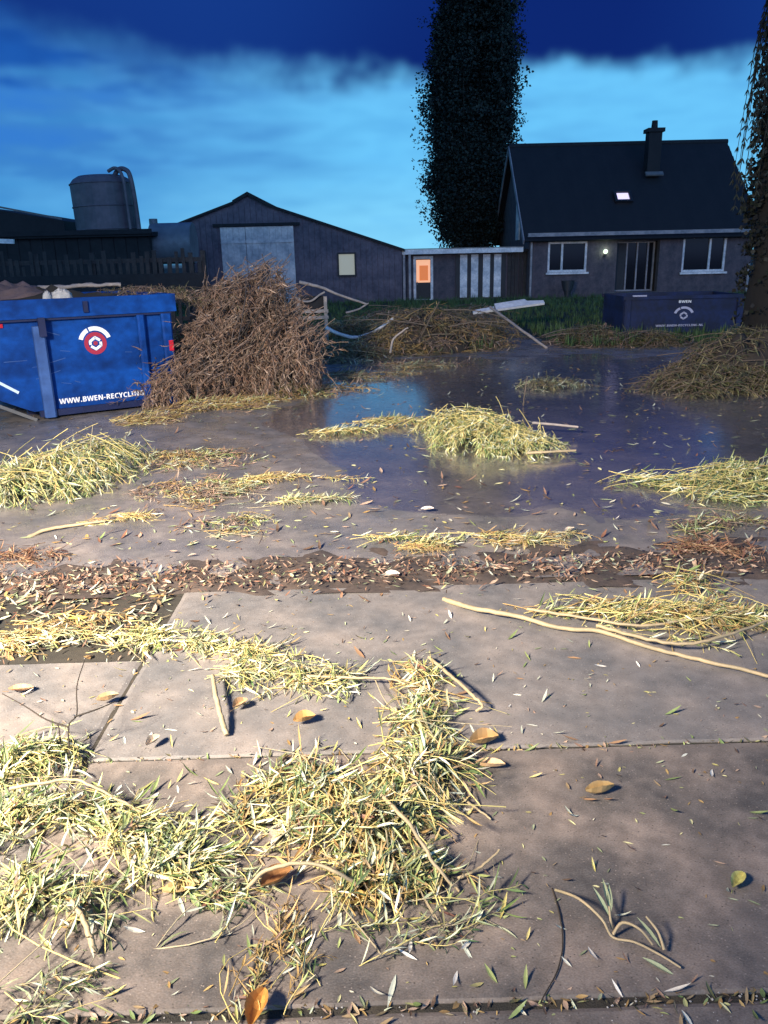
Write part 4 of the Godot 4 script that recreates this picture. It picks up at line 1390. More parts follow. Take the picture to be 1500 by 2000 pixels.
# ---------------------------------------------------------------- heaps of cut willow
func heaps() -> void:
	var heap_kind := "clippings heap"
	# foreground
	heap("willow_clippings", "pale willow clippings spread over the bottom left corner", heap_kind, [[Vector3(-1.239, 0.000, -2.388), 0.15, 0.10, 0.09], [Vector3(-1.087, 0.000, -2.058), 0.19, 0.12, 0.09], [Vector3(-0.832, 0.000, -1.994), 0.15, 0.10, 0.08], [Vector3(-0.629, 0.000, -1.853), 0.16, 0.08, 0.06], [Vector3(-0.885, 0.000, -1.766), 0.20, 0.09, 0.07], [Vector3(-0.485, 0.000, -1.781), 0.10, 0.05, 0.03]], ["yellow", "fresh", "grey", "fresh"], 150, 70, 650, 0.5, 1.57, 0.66)
	heap("willow_clippings", "thick tangle of willow clippings in the bottom centre", heap_kind, [[Vector3(-0.317, 0.000, -2.190), 0.18, 0.09, 0.06], [Vector3(-0.419, 0.000, -2.095), 0.12, 0.035, 0.03], [Vector3(-0.115, 0.000, -2.026), 0.21, 0.14, 0.10], [Vector3(0.096, 0.000, -2.228), 0.11, 0.17, 0.11], [Vector3(0.131, 0.000, -2.553), 0.06, 0.13, 0.08], [Vector3(0.139, 0.000, -2.884), 0.04, 0.12, 0.05], [Vector3(-0.038, 0.000, -1.787), 0.20, 0.07, 0.06]], ["yellow", "fresh", "fresh", "grey", "straw"], 220, 110, 700, 0.9, 1.57, 0.68)
	heap("willow_clippings", "narrow trail of clippings falling to the bottom edge", heap_kind, [[Vector3(-0.328, 0.000, -1.655), 0.08, 0.16, 0.03], [Vector3(-0.280, 0.000, -1.471), 0.10, 0.09, 0.02]], ["yellow", "straw", "fresh"], 12, 6, 60, 1.4, 0.5, 0.5)
	heap("willow_clippings", "long pale swath of clippings on the left slab joint", heap_kind, [[Vector3(-0.977, 0.000, -3.351), 0.19, 0.11, 0.05], [Vector3(-0.713, 0.000, -3.189), 0.22, 0.11, 0.06], [Vector3(-0.453, 0.000, -2.995), 0.22, 0.11, 0.06], [Vector3(-0.245, 0.000, -2.909), 0.15, 0.07, 0.03]], ["yellow", "fresh", "yellow", "grey"], 95, 40, 180, -0.35, 1.2, 0.6)
	heap("willow_clippings", "small tangle with a yellow leaf on the sunken slab", heap_kind, [[Vector3(-1.462, 0.000, -3.456), 0.36, 0.22, 0.04], [Vector3(-1.626, 0.000, -3.384), 0.20, 0.12, 0.03]], ["straw", "grey", "yellow"], 34, 10, 140, -0.2, 0.9, 0.6)
	heap("willow_clippings", "sparse willow sprigs in the bottom left corner below", heap_kind, [[Vector3(-0.861, 0.000, -1.473), 0.16, 0.10, 0.03]], ["grey", "fresh"], 10, 0, 20, 0.8, 0.9, 0.5)
	heap("willow_clippings", "silver green sprigs right of the centre tangle", heap_kind, [[Vector3(0.219, 0.000, -1.707), 0.15, 0.06, 0.02], [Vector3(0.028, 0.000, -1.628), 0.16, 0.06, 0.02]], ["grey", "fresh"], 14, 0, 24, 0.3, 0.6, 0.5)
	# left middle
	heap("willow_heap", "bushy green willow heap before the blue skip", heap_kind, [[Vector3(-2.584, 0.000, -6.249), 0.55, 0.42, 0.26], [Vector3(-2.763, 0.000, -5.895), 0.5, 0.38, 0.20], [Vector3(-2.491, 0.000, -6.833), 0.42, 0.34, 0.22]], ["fresh", "grey", "yellow", "fresh"], 200, 180, 500, 0.3, 0.7, 0.9, "", 0.35)
	heap("willow_clippings", "loose brown and green twigs right of the bushy heap", heap_kind, [[Vector3(-1.828, 0.000, -6.863), 0.75, 0.30, 0.04], [Vector3(-1.429, 0.000, -5.856), 0.45, 0.35, 0.06], [Vector3(-1.037, 0.000, -4.978), 0.35, 0.18, 0.03]], ["straw", "brown", "brown", "fresh", "grey"], 110, 60, 800, -0.3, 1.2, 0.75)
	heap("willow_clippings", "low tuft of clippings on the wet concrete", heap_kind, [[Vector3(-1.771, 0.000, -5.194), 0.25, 0.10, 0.04]], ["straw", "yellow"], 16, 4, 50, 0.2, 0.8, 0.6)
	# middle
	heap("willow_heap", "bright yellow green willow heap standing in the puddle", heap_kind, [[Vector3(0.955, 0.000, -7.228), 0.46, 0.38, 0.29], [Vector3(0.805, 0.000, -7.842), 0.38, 0.32, 0.22], [Vector3(1.282, 0.000, -6.947), 0.30, 0.18, 0.08]], ["yellow", "fresh", "yellow", "fresh"], 220, 160, 500, 0.2, 1.2, 0.8, "", 0.30)
	heap("willow_clippings", "trail of clippings left of the heap in puddle", heap_kind, [[Vector3(0.128, 0.000, -8.283), 0.50, 0.14, 0.07], [Vector3(-0.288, 0.000, -7.889), 0.42, 0.10, 0.04]], ["yellow", "straw", "fresh"], 50, 30, 160, 0.15, 0.5, 0.85)
	heap("willow_clippings", "flat green clump on the concrete before the puddle", heap_kind, [[Vector3(-0.470, 0.000, -5.450), 0.28, 0.12, 0.05]], ["grey", "fresh", "yellow"], 26, 10, 80, 0.2, 0.6, 0.65)
	heap("willow_clippings", "thin clippings left of the flat green clump", heap_kind, [[Vector3(-0.761, 0.000, -6.123), 0.48, 0.13, 0.03]], ["yellow", "straw"], 26, 6, 70, 0.1, 0.6, 0.7)
	heap("willow_clippings", "scattered clippings just beyond the leaf strip centre", heap_kind, [[Vector3(0.120, 0.000, -4.603), 0.26, 0.16, 0.04], [Vector3(0.234, 0.000, -4.417), 0.2, 0.08, 0.04]], ["straw", "yellow", "fresh"], 28, 8, 100, 0.0, 0.8, 0.6)
	heap("willow_clippings", "wider scatter of clippings right beyond the leaf strip", heap_kind, [[Vector3(0.713, 0.000, -4.609), 0.40, 0.15, 0.04], [Vector3(0.968, 0.000, -4.639), 0.25, 0.10, 0.03]], ["straw", "yellow", "grey"], 36, 8, 120, -0.1, 0.8, 0.65)
	heap("willow_clippings", "thin weedy line along the far left puddle edge", heap_kind, [[Vector3(-0.408, 0.000, -11.931), 0.9, 0.35, 0.05], [Vector3(0.625, 0.000, -12.934), 0.9, 0.3, 0.06], [Vector3(-0.716, 0.000, -10.755), 0.5, 0.3, 0.04]], ["straw", "brush", "grey", "brown"], 60, 60, 220, 0.05, 0.6, 1.1)
	heap("dark_sprig", "small dark grey green sprig far in the puddle", heap_kind, [[Vector3(2.188, 0.000, -10.547), 0.42, 0.30, 0.12]], ["grey", "brush"], 24, 14, 60, 0.0, 1.2, 0.9)
	# right
	heap("willow_heap", "green willow heap at the right edge of the puddle", heap_kind, [[Vector3(2.559, 0.000, -5.665), 0.55, 0.36, 0.16], [Vector3(2.907, 0.000, -5.850), 0.4, 0.3, 0.2], [Vector3(2.206, 0.000, -5.837), 0.45, 0.14, 0.05]], ["fresh", "yellow", "fresh"], 110, 90, 260, -0.3, 0.7, 0.9)
	heap("willow_clippings", "tangle of twigs and russet leaves at the right edge", heap_kind, [[Vector3(1.399, 0.000, -3.417), 0.42, 0.24, 0.09], [Vector3(1.599, 0.000, -3.325), 0.34, 0.2, 0.07], [Vector3(1.644, 0.000, -3.868), 0.22, 0.20, 0.08], [Vector3(1.052, 0.000, -3.550), 0.35, 0.10, 0.04]], ["yellow", "straw", "fresh", "yellow"], 90, 30, 220, -0.25, 0.7, 0.7)
	heap("leaf_pile", "rusty brown leaf pile above the right twig tangle", "leaf pile", [[Vector3(1.814, 0.000, -4.273), 0.26, 0.18, 0.05]], ["russet"], 20, 10, 200, 0.0, 1.5, 0.7)
	heap("leaf_pile", "rusty leaf pile at the left edge by sunken slab", "leaf pile", [[Vector3(-2.184, 0.000, -4.530), 0.36, 0.2, 0.03]], ["russet"], 10, 6, 200, 0.0, 1.5, 0.7)
	heap("leaf_pile", "dark wet leaves at the right edge below green heap", "leaf pile", [[Vector3(2.185, 0.000, -4.699), 0.45, 0.22, 0.03]], ["brush", "brown", "fresh"], 20, 10, 180, 0.0, 1.5, 0.7)
	# the tall heap of dead brown branches
	var bc := Vector3(-1.72, 0, -10.7)
	var big := heap("dead_branch_heap", "tall heap of dead brown branches beside the blue skip", "branch heap", [[bc + Vector3(0.15, 0, -0.2), 0.60, 0.6, 1.58], [bc + Vector3(-0.2, 0, 0.05), 0.66, 0.62, 1.42], [bc + Vector3(-0.50, 0, 0.45), 0.52, 0.52, 0.92], [bc + Vector3(-0.78, 0, 0.95), 0.42, 0.36, 0.38], [bc + Vector3(0.46, 0, 0.25), 0.52, 0.5, 0.9]], ["brown"], 300, 1150, 900, 0.0, 1.0, 0.85, "", 1.0)
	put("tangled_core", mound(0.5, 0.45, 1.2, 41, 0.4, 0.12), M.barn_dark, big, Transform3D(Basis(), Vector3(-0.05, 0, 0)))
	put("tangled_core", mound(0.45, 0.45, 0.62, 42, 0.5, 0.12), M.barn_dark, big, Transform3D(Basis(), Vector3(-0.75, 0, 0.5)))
	for k in 46:
		# bare stems leaning from the crest down to the left
		var top := Vector3(rng.randf_range(-0.35, 0.6), rng.randf_range(0.7, 1.5), rng.randf_range(-0.2, 0.5))
		var foot := top + Vector3(rng.randf_range(-0.9, 0.15), -top.y * rng.randf_range(0.4, 0.95), rng.randf_range(0.1, 0.45))
		var midp := (top + foot) * 0.5 + Vector3(rng.randf_range(-0.12, 0.12), rng.randf_range(0.0, 0.15), rng.randf_range(0.05, 0.2))
		put("bare_stem", pipe(curve([top, midp, foot], 5), 0.005, 0.009, 5), [M.bark_mid, M.bark_dark, M.timber][k % 3], big)
	heap("straw_swath", "golden straw swath along the foot of the brown heap", "straw", [[Vector3(-2.081, 0.000, -9.399), 0.62, 0.28, 0.12], [Vector3(-2.572, 0.000, -8.768), 0.40, 0.24, 0.07], [Vector3(-1.609, 0.000, -9.867), 0.45, 0.2, 0.08]], ["straw", "straw", "brown", "yellow"], 120, 120, 200, 0.35, 0.35, 0.9)
	heap("willow_clippings", "green tuft at the right foot of the brown heap", heap_kind, [[Vector3(-1.226, 0.000, -10.401), 0.42, 0.3, 0.16]], ["straw", "fresh", "brush"], 50, 40, 120, 0.2, 1.0, 0.9)
	# brush in the middle distance
	var mid := heap("brush_heap", "broad dark brush heap before the low building", "brush heap", [[Vector3(0.9, 0, -15.4), 1.15, 0.9, 0.85], [Vector3(0.2, 0, -15.0), 0.9, 0.7, 0.4], [Vector3(1.5, 0, -15.6), 0.8, 0.7, 0.5], [Vector3(2.1, 0, -17.3), 0.9, 0.5, 0.5]], ["brush", "brush", "brown", "straw"], 280, 700, 400, 0.2, 1.0, 1.5)
	for k in 12:
		var p := Vector3(rng.randf_range(-0.9, 0.9), rng.randf_range(0.25, 0.75), rng.randf_range(0.1, 0.8))
		var dv := Vector3(rng.randfn(), rng.randf_range(-0.5, 0.4), rng.randfn() * 0.4).normalized() * rng.randf_range(0.35, 0.8)
		put("bare_stem", pipe(stick_points([p - dv, p + Vector3(0, 0.06, 0), p + dv], 0.01, 4), 0.014, 0.007, 5), M.bark_mid, mid)
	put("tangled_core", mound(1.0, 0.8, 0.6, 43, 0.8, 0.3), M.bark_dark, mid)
	heap("brush_heap", "low weedy brush between brown heap and bowed branch", "brush heap", [[Vector3(-0.75, 0, -14.2), 0.9, 0.8, 0.35], [Vector3(-0.6, 0, -17.0), 1.2, 0.9, 0.55]], ["brush", "brush", "grey"], 120, 260, 160, 0.1, 1.2, 1.4)
	heap("brush_heap", "green and brown brush left of the dark skip", "brush heap", [[Vector3(4.0, 0, -15.6), 0.75, 0.6, 0.42], [Vector3(4.9, 0, -15.2), 0.8, 0.5, 0.3]], ["brush", "brown", "brush"], 110, 220, 120, 0.1, 1.2, 1.4)
	heap("brush_heap", "thin brush behind the white board by the house", "brush heap", [[Vector3(2.2, 0, -21), 1.4, 0.9, 0.55], [Vector3(0.5, 0, -20.0), 1.6, 0.9, 0.6]], ["brush", "brown"], 90, 220, 100, 0.1, 1.2, 1.6)
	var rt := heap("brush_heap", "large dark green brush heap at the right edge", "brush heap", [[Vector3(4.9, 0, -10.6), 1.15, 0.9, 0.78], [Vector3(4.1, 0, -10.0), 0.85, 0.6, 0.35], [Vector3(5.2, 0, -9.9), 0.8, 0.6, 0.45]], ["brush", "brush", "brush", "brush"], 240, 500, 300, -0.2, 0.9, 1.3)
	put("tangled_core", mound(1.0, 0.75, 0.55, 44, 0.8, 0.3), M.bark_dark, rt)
	heap("brush_heap", "twigs and stalks sticking from the load in skip", "brush heap", [[Vector3(-3.0, 1.2, -10.6), 0.9, 0.6, 0.22], [Vector3(-2.3, 1.15, -10.7), 0.6, 0.5, 0.25]], ["brown", "brush"], 60, 80, 60, 0.1, 1.2, 0.8)
	# single branches
	var wet: Material = M.bark_pale
	stick("long_willow_rod", "long pale willow rod running to the right edge", "branch", [Vector3(0.290, 0.000, -3.739), Vector3(0.434, 0.030, -3.553), Vector3(0.616, 0.030, -3.462), Vector3(0.785, 0.020, -3.347), Vector3(0.961, 0.020, -3.301), Vector3(1.121, 0.020, -3.147), Vector3(1.278, 0.020, -3.031), Vector3(1.414, 0.020, -2.945), Vector3(1.556, 0.020, -2.846)], 0.0125, 0.0075, wet, 0.003)
	stick("willow_rod", "upper pale rod lying across the right twig tangle", "branch", [Vector3(0.964, 0.020, -3.359), Vector3(1.111, 0.040, -3.191), Vector3(1.278, 0.050, -3.099), Vector3(1.477, 0.060, -3.157), Vector3(1.716, 0.060, -3.289)], 0.009, 0.006, wet, 0.004)
	stick("willow_rod", "middle pale rod reaching the edge above long rod", "branch", [Vector3(0.681, 0.020, -3.556), Vector3(0.900, 0.030, -3.435), Vector3(1.140, 0.050, -3.288), Vector3(1.459, 0.060, -3.341), Vector3(1.782, 0.050, -3.430)], 0.008, 0.005, wet, 0.005)
	stick("willow_rod", "arched rod with dark shadow right of centre tangle", "branch", [Vector3(0.178, 0.020, -3.084), Vector3(0.252, 0.050, -2.872), Vector3(0.316, 0.060, -2.713), Vector3(0.353, 0.040, -2.660), Vector3(0.332, 0.010, -2.674)], 0.008, 0.005, wet, 0.003)
	stick("willow_rod", "straight pale rod joining the swath to centre tangle", "branch", [Vector3(-0.329, 0.030, -2.935), Vector3(-0.139, 0.040, -2.891), Vector3(0.005, 0.040, -2.877), Vector3(0.086, 0.020, -2.851)], 0.006, 0.004, wet, 0.003)
	stick("willow_rod", "short thick stick lying toward the viewer at left", "branch", [Vector3(-0.711, 0.050, -2.916), Vector3(-0.654, 0.050, -2.716), Vector3(-0.608, 0.030, -2.587), Vector3(-0.590, 0.010, -2.547)], 0.009, 0.010, wet, 0.002)
	stick("willow_rod", "pale stick end jutting from the bottom left pile", "branch", [Vector3(-0.842, 0.060, -1.710), Vector3(-0.789, 0.050, -1.651), Vector3(-0.759, 0.030, -1.605), Vector3(-0.748, 0.010, -1.592)], 0.006, 0.009, wet, 0.002)
	stick("willow_rod", "arched pale rod across the front of centre tangle", "branch", [Vector3(-0.395, 0.020, -1.785), Vector3(-0.342, 0.070, -1.794), Vector3(-0.242, 0.100, -1.784), Vector3(-0.158, 0.100, -1.755), Vector3(-0.091, 0.050, -1.752)], 0.006, 0.005, wet, 0.002)
	stick("willow_rod", "slanting rod down the right side of centre tangle", "branch", [Vector3(-0.027, 0.090, -2.073), Vector3(0.053, 0.100, -1.930), Vector3(0.118, 0.060, -1.811), Vector3(0.178, 0.010, -1.769)], 0.007, 0.004, wet, 0.003)
	stick("willow_rod", "thin twig pointing up right beside centre tangle", "branch", [Vector3(0.182, 0.010, -1.816), Vector3(0.234, 0.020, -1.833), Vector3(0.273, 0.030, -1.860), Vector3(0.306, 0.040, -1.888)], 0.005, 0.003, wet, 0.002)
	stick("willow_rod", "pale twig lying right of the green arm", "branch", [Vector3(0.193, 0.010, -2.224), Vector3(0.230, 0.015, -2.151), Vector3(0.272, 0.015, -2.095), Vector3(0.307, 0.010, -2.057)], 0.005, 0.003, wet, 0.002)
	stick("willow_rod", "bright rod across the top of bottom left pile", "branch", [Vector3(-1.192, 0.090, -2.152), Vector3(-1.090, 0.110, -2.147), Vector3(-1.000, 0.110, -2.162), Vector3(-0.901, 0.080, -2.143), Vector3(-0.769, 0.020, -2.105)], 0.006, 0.004, wet, 0.003)
	stick("willow_rod", "pinkish rod lying left of the low tuft", "branch", [Vector3(-2.275, 0.000, -4.861), Vector3(-2.192, 0.020, -4.949), Vector3(-2.026, 0.020, -5.042), Vector3(-1.861, 0.020, -5.106)], 0.013, 0.008, wet, 0.004)
	stick("willow_rod", "pale rod pointing right out of the puddle heap", "branch", [Vector3(1.439, 0.120, -7.578), Vector3(1.679, 0.100, -7.551), Vector3(1.870, 0.080, -7.530)], 0.014, 0.010, M.pale_timber, 0.003)
	stick("willow_rod", "lower pale rod end right of the puddle heap", "branch", [Vector3(1.234, 0.040, -6.684), Vector3(1.451, 0.050, -6.677), Vector3(1.658, 0.040, -6.738)], 0.012, 0.010, wet, 0.003)
	# dark forked twig standing at the left, throwing a thin shadow
	var dt := thing("dark_forked_twig", "thin dark forked twig standing in bottom left pile", "twig", Vector3(-1.099, 0.000, -2.383))
	var db := Vector3(-1.099, 0.000, -2.383)
	for q in [[Vector3(-1.099, 0.000, -2.383), Vector3(-1.114, 0.120, -2.449), Vector3(-1.093, 0.150, -2.482), Vector3(-1.140, 0.180, -2.626), Vector3(-1.165, 0.200, -2.786)], [Vector3(-1.114, 0.120, -2.449), Vector3(-1.197, 0.140, -2.469), Vector3(-1.314, 0.130, -2.575), Vector3(-1.469, 0.100, -2.723)], [Vector3(-1.096, 0.150, -2.465), Vector3(-1.024, 0.160, -2.496), Vector3(-0.983, 0.150, -2.562)], [Vector3(-1.140, 0.020, -2.415), Vector3(-1.149, 0.100, -2.450), Vector3(-1.163, 0.120, -2.477)]]:
		var loc := []
		for p in q:
			loc.append(p - db)
		put("shoot", pipe(curve(loc, 5), 0.0035, 0.0018, 5), M.bark_dark, dt)
	# sprig with leaves at the lower right
	var sp := thing("broken_sprig", "broken willow sprig with a few leaves at lower right", "twig", Vector3(0.444, 0.000, -1.776))
	var sb := Vector3(0.444, 0.000, -1.776)
	for q in [[Vector3(0.441, 0.010, -1.765), Vector3(0.484, 0.050, -1.690), Vector3(0.529, 0.040, -1.631), Vector3(0.551, 0.010, -1.603), Vector3(0.598, 0.020, -1.576), Vector3(0.650, 0.015, -1.541), Vector3(0.688, 0.010, -1.508)], [Vector3(0.554, 0.010, -1.611), Vector3(0.578, 0.040, -1.618), Vector3(0.611, 0.050, -1.586), Vector3(0.639, 0.020, -1.568)], [Vector3(0.664, 0.015, -1.556), Vector3(0.657, 0.040, -1.587), Vector3(0.635, 0.060, -1.616)], [Vector3(0.556, 0.010, -1.628), Vector3(0.556, 0.030, -1.649), Vector3(0.556, 0.050, -1.662)]]:
		var loc := []
		for p in q:
			loc.append(p - sb)
		put("shoot", pipe(curve(loc, 5), 0.0045, 0.0028, 5), wet, sp)
	for q in [[Vector3(0.554, 0.030, -1.649), Vector3(-0.25, 0.5, -1)], [Vector3(0.558, 0.030, -1.657), Vector3(0.3, 0.5, -1)], [Vector3(0.561, 0.030, -1.666), Vector3(0.05, 0.7, -1)], [Vector3(0.656, 0.020, -1.559), Vector3(-0.5, 0.6, -1)], [Vector3(0.606, 0.010, -1.540), Vector3(1, 0.05, 0.7)]]:
		var s := begin()
		var dv: Vector3 = q[1]
		leaf(s, Vector3.ZERO, dv.normalized(), Vector3(0.4, 1, 0.3), 0.085, 0.015, 0.3, 0.5, jitter(Color(0.30, 0.34, 0.2), 0.15))
		put("leaf", s.commit(), M.leaf, sp, Transform3D(Basis(), q[0] - sb))
	stick("curved_dark_stem", "thin dark curved stem on the slab near bottom", "twig", [Vector3(0.435, 0.000, -1.782), Vector3(0.434, 0.005, -1.661), Vector3(0.404, 0.005, -1.535), Vector3(0.334, 0.005, -1.424)], 0.0022, 0.0016, M.bark_dark, 0.001)


# ---------------------------------------------------------------- leaves lying one by one
func broad_leaf(length: float, width: float, curl: float, c: Color) -> ArrayMesh:
	var s := begin()
	var n := 7
	s.set_smooth_group(0)
	var rows := []
	for i in n:
		var t := float(i) / (n - 1)
		var w := width * 0.5 * pow(sin(PI * clampf(t * 0.94 + 0.04, 0, 1)), 0.75)
		var x := (t - 0.5) * length
		var row := []
		for k in 5:
			var u := (k - 2) / 2.0
			row.append(Vector3(x, 0.004 + curl * u * u * w * 1.6 + curl * 0.5 * length * pow(absf(t - 0.5), 2) * 1.5 + rng.randf() * 0.003, u * w * (1.0 - 0.25 * curl)))
		rows.append(row)
	for i in n - 1:
		for k in 4:
			s.set_color(jitter(c, 0.2))
			quad(s, rows[i][k], rows[i + 1][k], rows[i + 1][k + 1], rows[i][k + 1])
	s.set_color(c * 0.7)
	tube(s, [Vector3(-length * 0.5, 0.004, 0), Vector3(-length * 0.72, 0.008, 0.004)], 0.0016, 0.0012, 4)
	return s.commit()

func litter() -> void:
	# larger dry leaves that stand out
	var big := [
		[Vector3(-0.313, 0.000, -2.618), 0.085, 0.06, 0.7, 0.4, Color(0.46, 0.27, 0.10), "curled orange brown leaf below the pale swath"],
		[Vector3(0.335, 0.000, -2.464), 0.11, 0.07, 0.8, 0.3, Color(0.40, 0.25, 0.11), "large curled tan leaf on the slab joint"],
		[Vector3(0.339, 0.000, -2.320), 0.10, 0.05, 0.6, -0.1, Color(0.50, 0.33, 0.18), "folded tan leaf just below the slab joint"],
		[Vector3(0.668, 0.000, -2.168), 0.10, 0.045, 1.0, 0.25, Color(0.42, 0.28, 0.12), "arched brown leaf alone on the right slab"],
		[Vector3(-0.314, 0.000, -1.412), 0.10, 0.06, 0.6, 1.4, Color(0.46, 0.22, 0.05), "big orange leaf standing at the bottom edge"],
		[Vector3(-0.321, 0.000, -1.814), 0.10, 0.065, 0.7, 0.7, Color(0.30, 0.15, 0.055), "dark brown curled leaf by the arched rod"],
		[Vector3(-1.102, 0.000, -2.800), 0.085, 0.045, 0.8, 0.5, Color(0.44, 0.30, 0.16), "tan leaf beside the dark forked twig"],
		[Vector3(-1.490, 0.000, -2.908), 0.10, 0.045, 0.5, 0.1, Color(0.34, 0.20, 0.10), "flat brown leaf at left near the forked twig"],
		[Vector3(-0.572, 0.000, -2.740), 0.075, 0.05, 0.6, 0.9, Color(0.42, 0.28, 0.15), "small curled leaf right of the short stick"],
		[Vector3(-0.845, 0.000, -2.501), 0.07, 0.04, 0.7, 1.1, Color(0.48, 0.40, 0.30), "pale curled leaf on the joint at left"],
		[Vector3(-1.502, 0.000, -3.570), 0.10, 0.06, 0.3, 0.2, Color(0.62, 0.42, 0.06), "bright yellow leaf on the sunken slab"],
		[Vector3(-1.097, 0.000, -2.142), 0.10, 0.06, 0.4, 0.5, Color(0.56, 0.44, 0.32), "broad pale leaf inside the bottom left pile"],
		[Vector3(-0.976, 0.000, -1.751), 0.11, 0.065, 0.4, 0.9, Color(0.55, 0.42, 0.26), "broad cream leaf low in bottom left pile"],
		[Vector3(-0.579, 0.000, -1.794), 0.10, 0.065, 0.2, 0.3, Color(0.42, 0.30, 0.14), "broad tan leaf right in bottom left pile"],
		[Vector3(0.941, 0.000, -1.779), 0.075, 0.04, 0.6, 0.8, Color(0.46, 0.43, 0.14), "small yellow green leaf at the right edge"],
		[Vector3(0.034, 0.000, -4.049), 0.09, 0.06, 0.5, 0.2, Color(0.62, 0.54, 0.46), "pale leaf resting on the leaf strip"],
		[Vector3(0.297, 0.000, -5.234), 0.09, 0.055, 0.4, 0.1, Color(0.7, 0.62, 0.55), "pale round leaf on the wet concrete"],
		[Vector3(1.159, 0.000, -4.722), 0.10, 0.06, 0.5, 0.6, Color(0.62, 0.52, 0.4), "pale leaf on wet concrete right of centre"],
		[Vector3(-0.092, 0.000, -1.734), 0.08, 0.05, 0.6, 0.2, Color(0.55, 0.36, 0.10), "golden leaf under the front of centre tangle"],
		[Vector3(-0.336, 0.000, -2.000), 0.09, 0.055, 0.3, 1.2, Color(0.6, 0.52, 0.4), "cream leaf left in the centre tangle"],
	]
	for q in big:
		var at: Vector3 = q[0]
		single("dry_leaf", broad_leaf(q[1], q[2], q[3], q[5]), M.dry_leaf, q[6], "leaf", Transform3D(Basis(Vector3.UP, q[4]) * Basis(Vector3.RIGHT, rng.randf_range(-0.2, 0.2)), at + Vector3(0, 0.012 if at.z > -2.9 and (at.x < -0.3) else 0.004, 0)))
	# narrow willow leaves strewn over the concrete, each on its own
	var kinds := [
		["pale silvery willow leaf lying loose on the concrete", "silvery willow leaves strewn over the concrete", [Color(0.58, 0.59, 0.50), Color(0.70, 0.67, 0.58), Color(0.46, 0.49, 0.40)], 130],
		["green narrow willow leaf lying loose on the concrete", "green willow leaves strewn over the concrete", [Color(0.17, 0.22, 0.08), Color(0.26, 0.30, 0.11)], 60],
		["yellow narrow willow leaf lying loose on the concrete", "yellow willow leaves strewn over the concrete", [Color(0.50, 0.43, 0.17), Color(0.42, 0.37, 0.12)], 60],
		["brown shrivelled leaf lying loose on the concrete", "brown leaves strewn over the concrete", [Color(0.24, 0.13, 0.07), Color(0.32, 0.19, 0.1), Color(0.14, 0.085, 0.05)], 45],
	]
	for q in kinds:
		var meshes := []
		var cols: Array = q[2]
		for v in 6:
			var s := begin()
			var brown: bool = q[3] == 45
			leaf(s, Vector3(-0.04, 0.004, 0), Vector3.RIGHT, Vector3(0, 1, rng.randf_range(-0.35, 0.35)).normalized(), rng.randf_range(0.05, 0.095), rng.randf_range(0.010, 0.016) * (1.5 if brown else 1.0), rng.randf_range(-0.9, 0.25), rng.randf_range(0.05, 0.6), jitter(cols[v % cols.size()], 0.15))
			meshes.append(s.commit())
		for k in q[3]:
			var z := -1.25 - 4.2 * pow(rng.randf(), 1.15)
			var x := rng.randf_range(-1, 1) * (0.5 * absf(z) + 0.25)
			if rng.randf() < 0.5:
				var q2: Array = [[Vector3(-0.107, 0.000, -2.346), 0.5, 0.5], [Vector3(-0.917, 0.000, -2.436), 0.45, 0.35], [Vector3(-0.324, 0.000, -3.424), 0.8, 0.4], [Vector3(0.452, 0.000, -2.573), 0.4, 0.5], [Vector3(0.065, 0.000, -1.595), 0.35, 0.2]][rng.randi() % 5]
				x = q2[0].x + rng.randfn() * q2[1] * 0.7
				z = minf(-1.2, q2[0].z + rng.randfn() * q2[2] * 0.7)
			var b := Basis(Vector3.UP, rng.randf() * TAU) * Basis(Vector3(0, 0, 1), rng.randf_range(0.0, 0.16))
			single("fallen_leaf", meshes[rng.randi() % 6], M.leaf, q[0], "leaf", Transform3D(b.scaled_local(Vector3.ONE * rng.randf_range(0.5, 1.05)), Vector3(x, 0.002, z)), q[1])
	# countless bits: grit, leaf shreds on the strip, on the sunken slab and along the joints
	var scatter := func(called: String, label: String, pals: Array, n: int, place: Callable, lo: float, hi: float, flat: float) -> void:
		var node := thing(called, label, "leaf litter")
		node.set_meta("kind", "stuff")
		var sets := {}
		for k in n:
			var p: String = pals[rng.randi() % pals.size()]
			var key := "%s/%d" % [p, rng.randi() % 4]
			if not sets.has(key):
				sets[key] = []
			var b := Basis(Vector3.UP, rng.randf() * TAU) * Basis(Vector3.RIGHT, rng.randf_range(-flat, flat)) * Basis(Vector3(0, 0, 1), rng.randf_range(-flat, flat) * 0.4)
			var sc := rng.randf_range(lo, hi)
			sets[key].append(Transform3D(b.scaled_local(Vector3(sc, sc, sc * rng.randf_range(1.0, 2.0))), place.call()))
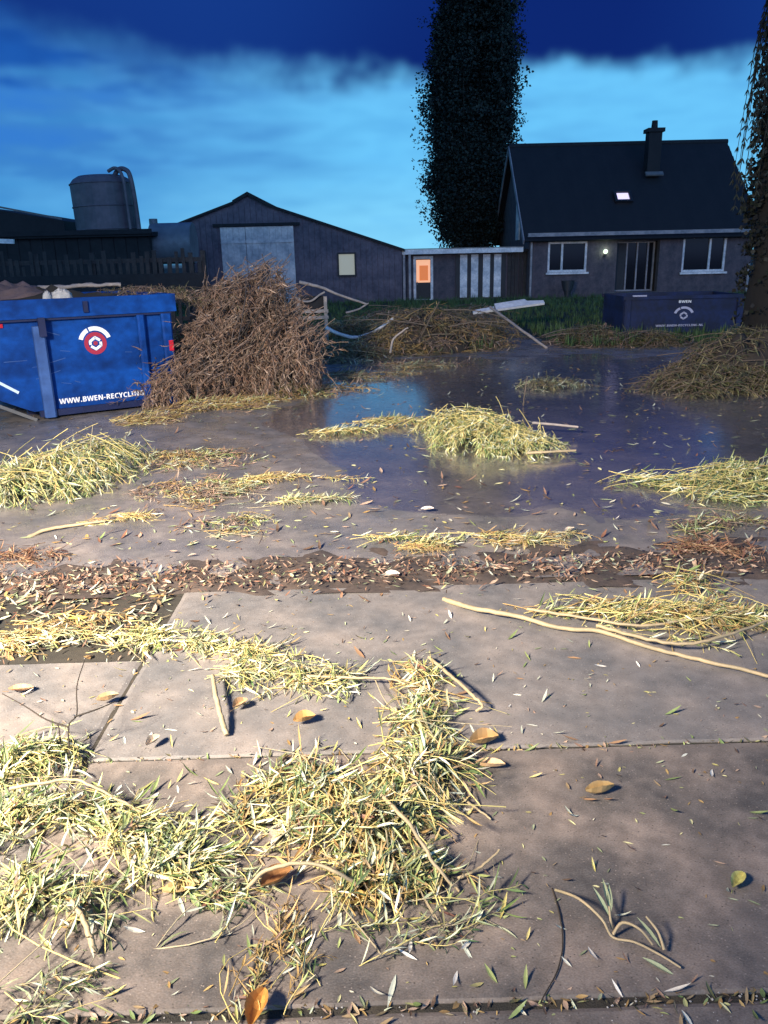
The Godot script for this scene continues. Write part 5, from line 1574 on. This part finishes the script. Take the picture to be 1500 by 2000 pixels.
		for key in sets:
			var q: PackedStringArray = key.split("/")
			many("leaf_bits", leaf_meshes[q[0]][int(q[1])], M.leaf, node, sets[key])
	scatter.call("strip_litter", "band of wet brown leaves across the yard", ["russet", "brown", "brown", "grey", "brown", "russet"], 3600, func():
		var x := rng.randf_range(-3.2, 2.6)
		return Vector3(x, 0.014 + rng.randf() * 0.018, -4.10 - 0.014 * x + rng.randfn() * 0.12), 0.2, 0.6, 0.7)
	scatter.call("slab_litter", "wet leaf shreds covering the sunken slab at left", ["grey", "brown", "straw", "grey", "russet"], 1100, func(): return Vector3(-1.1 - 1.7 * rng.randf(), -0.004 + rng.randf() * 0.012, rng.randf_range(-4.2, -3.2)), 0.4, 0.9, 0.4)
	scatter.call("yard_litter", "leaf shreds strewn thinly over the wet yard", ["brown", "straw", "grey", "yellow", "russet"], 1500, func():
		var z := -4.5 - 9.5 * pow(rng.randf(), 1.4)
		var x := rng.randf_range(-0.55, 0.5) * absf(z)
		return Vector3(x, maxf(-0.011, yard_height(x, z)) + 0.006, z), 0.5, 1.1, 0.25)
	scatter.call("near_litter", "tiny leaf crumbs on the near slabs", ["grey", "straw", "brown", "yellow"], 900, func():
		var z := -1.2 - 2.7 * rng.randf()
		return Vector3(rng.randf_range(-0.62, 0.6) * absf(z), 0.004, z), 0.12, 0.4, 0.2)
	scatter.call("joint_litter", "leaf crumbs and moss caught in the slab joints", ["brown", "brush", "straw", "fresh"], 700, func():
		var x := rng.randf_range(-1.6, 1.6)
		return Vector3(x, -0.002, [-1.43, -2.432][rng.randi() % 2] - 0.014 * x + rng.randfn() * 0.014), 0.12, 0.42, 0.6)
	var grit := []
	for k in 2600:
		var z := -1.2 - 2.4 * pow(rng.randf(), 1.5)
		grit.append(Transform3D(Basis(Vector3.UP, rng.randf() * TAU).scaled(Vector3(1, 0.6, 1) * rng.randf_range(0.4, 1.5)), Vector3(rng.randf_range(-0.6, 0.6) * absf(z), 0.0005, z)))
	many("sand_grit", mound(0.0022, 0.0022, 0.003, 61, 0.6, 0.3), M.stone, self, grit).set_meta("label", "pale sand grains scattered on the near slabs")
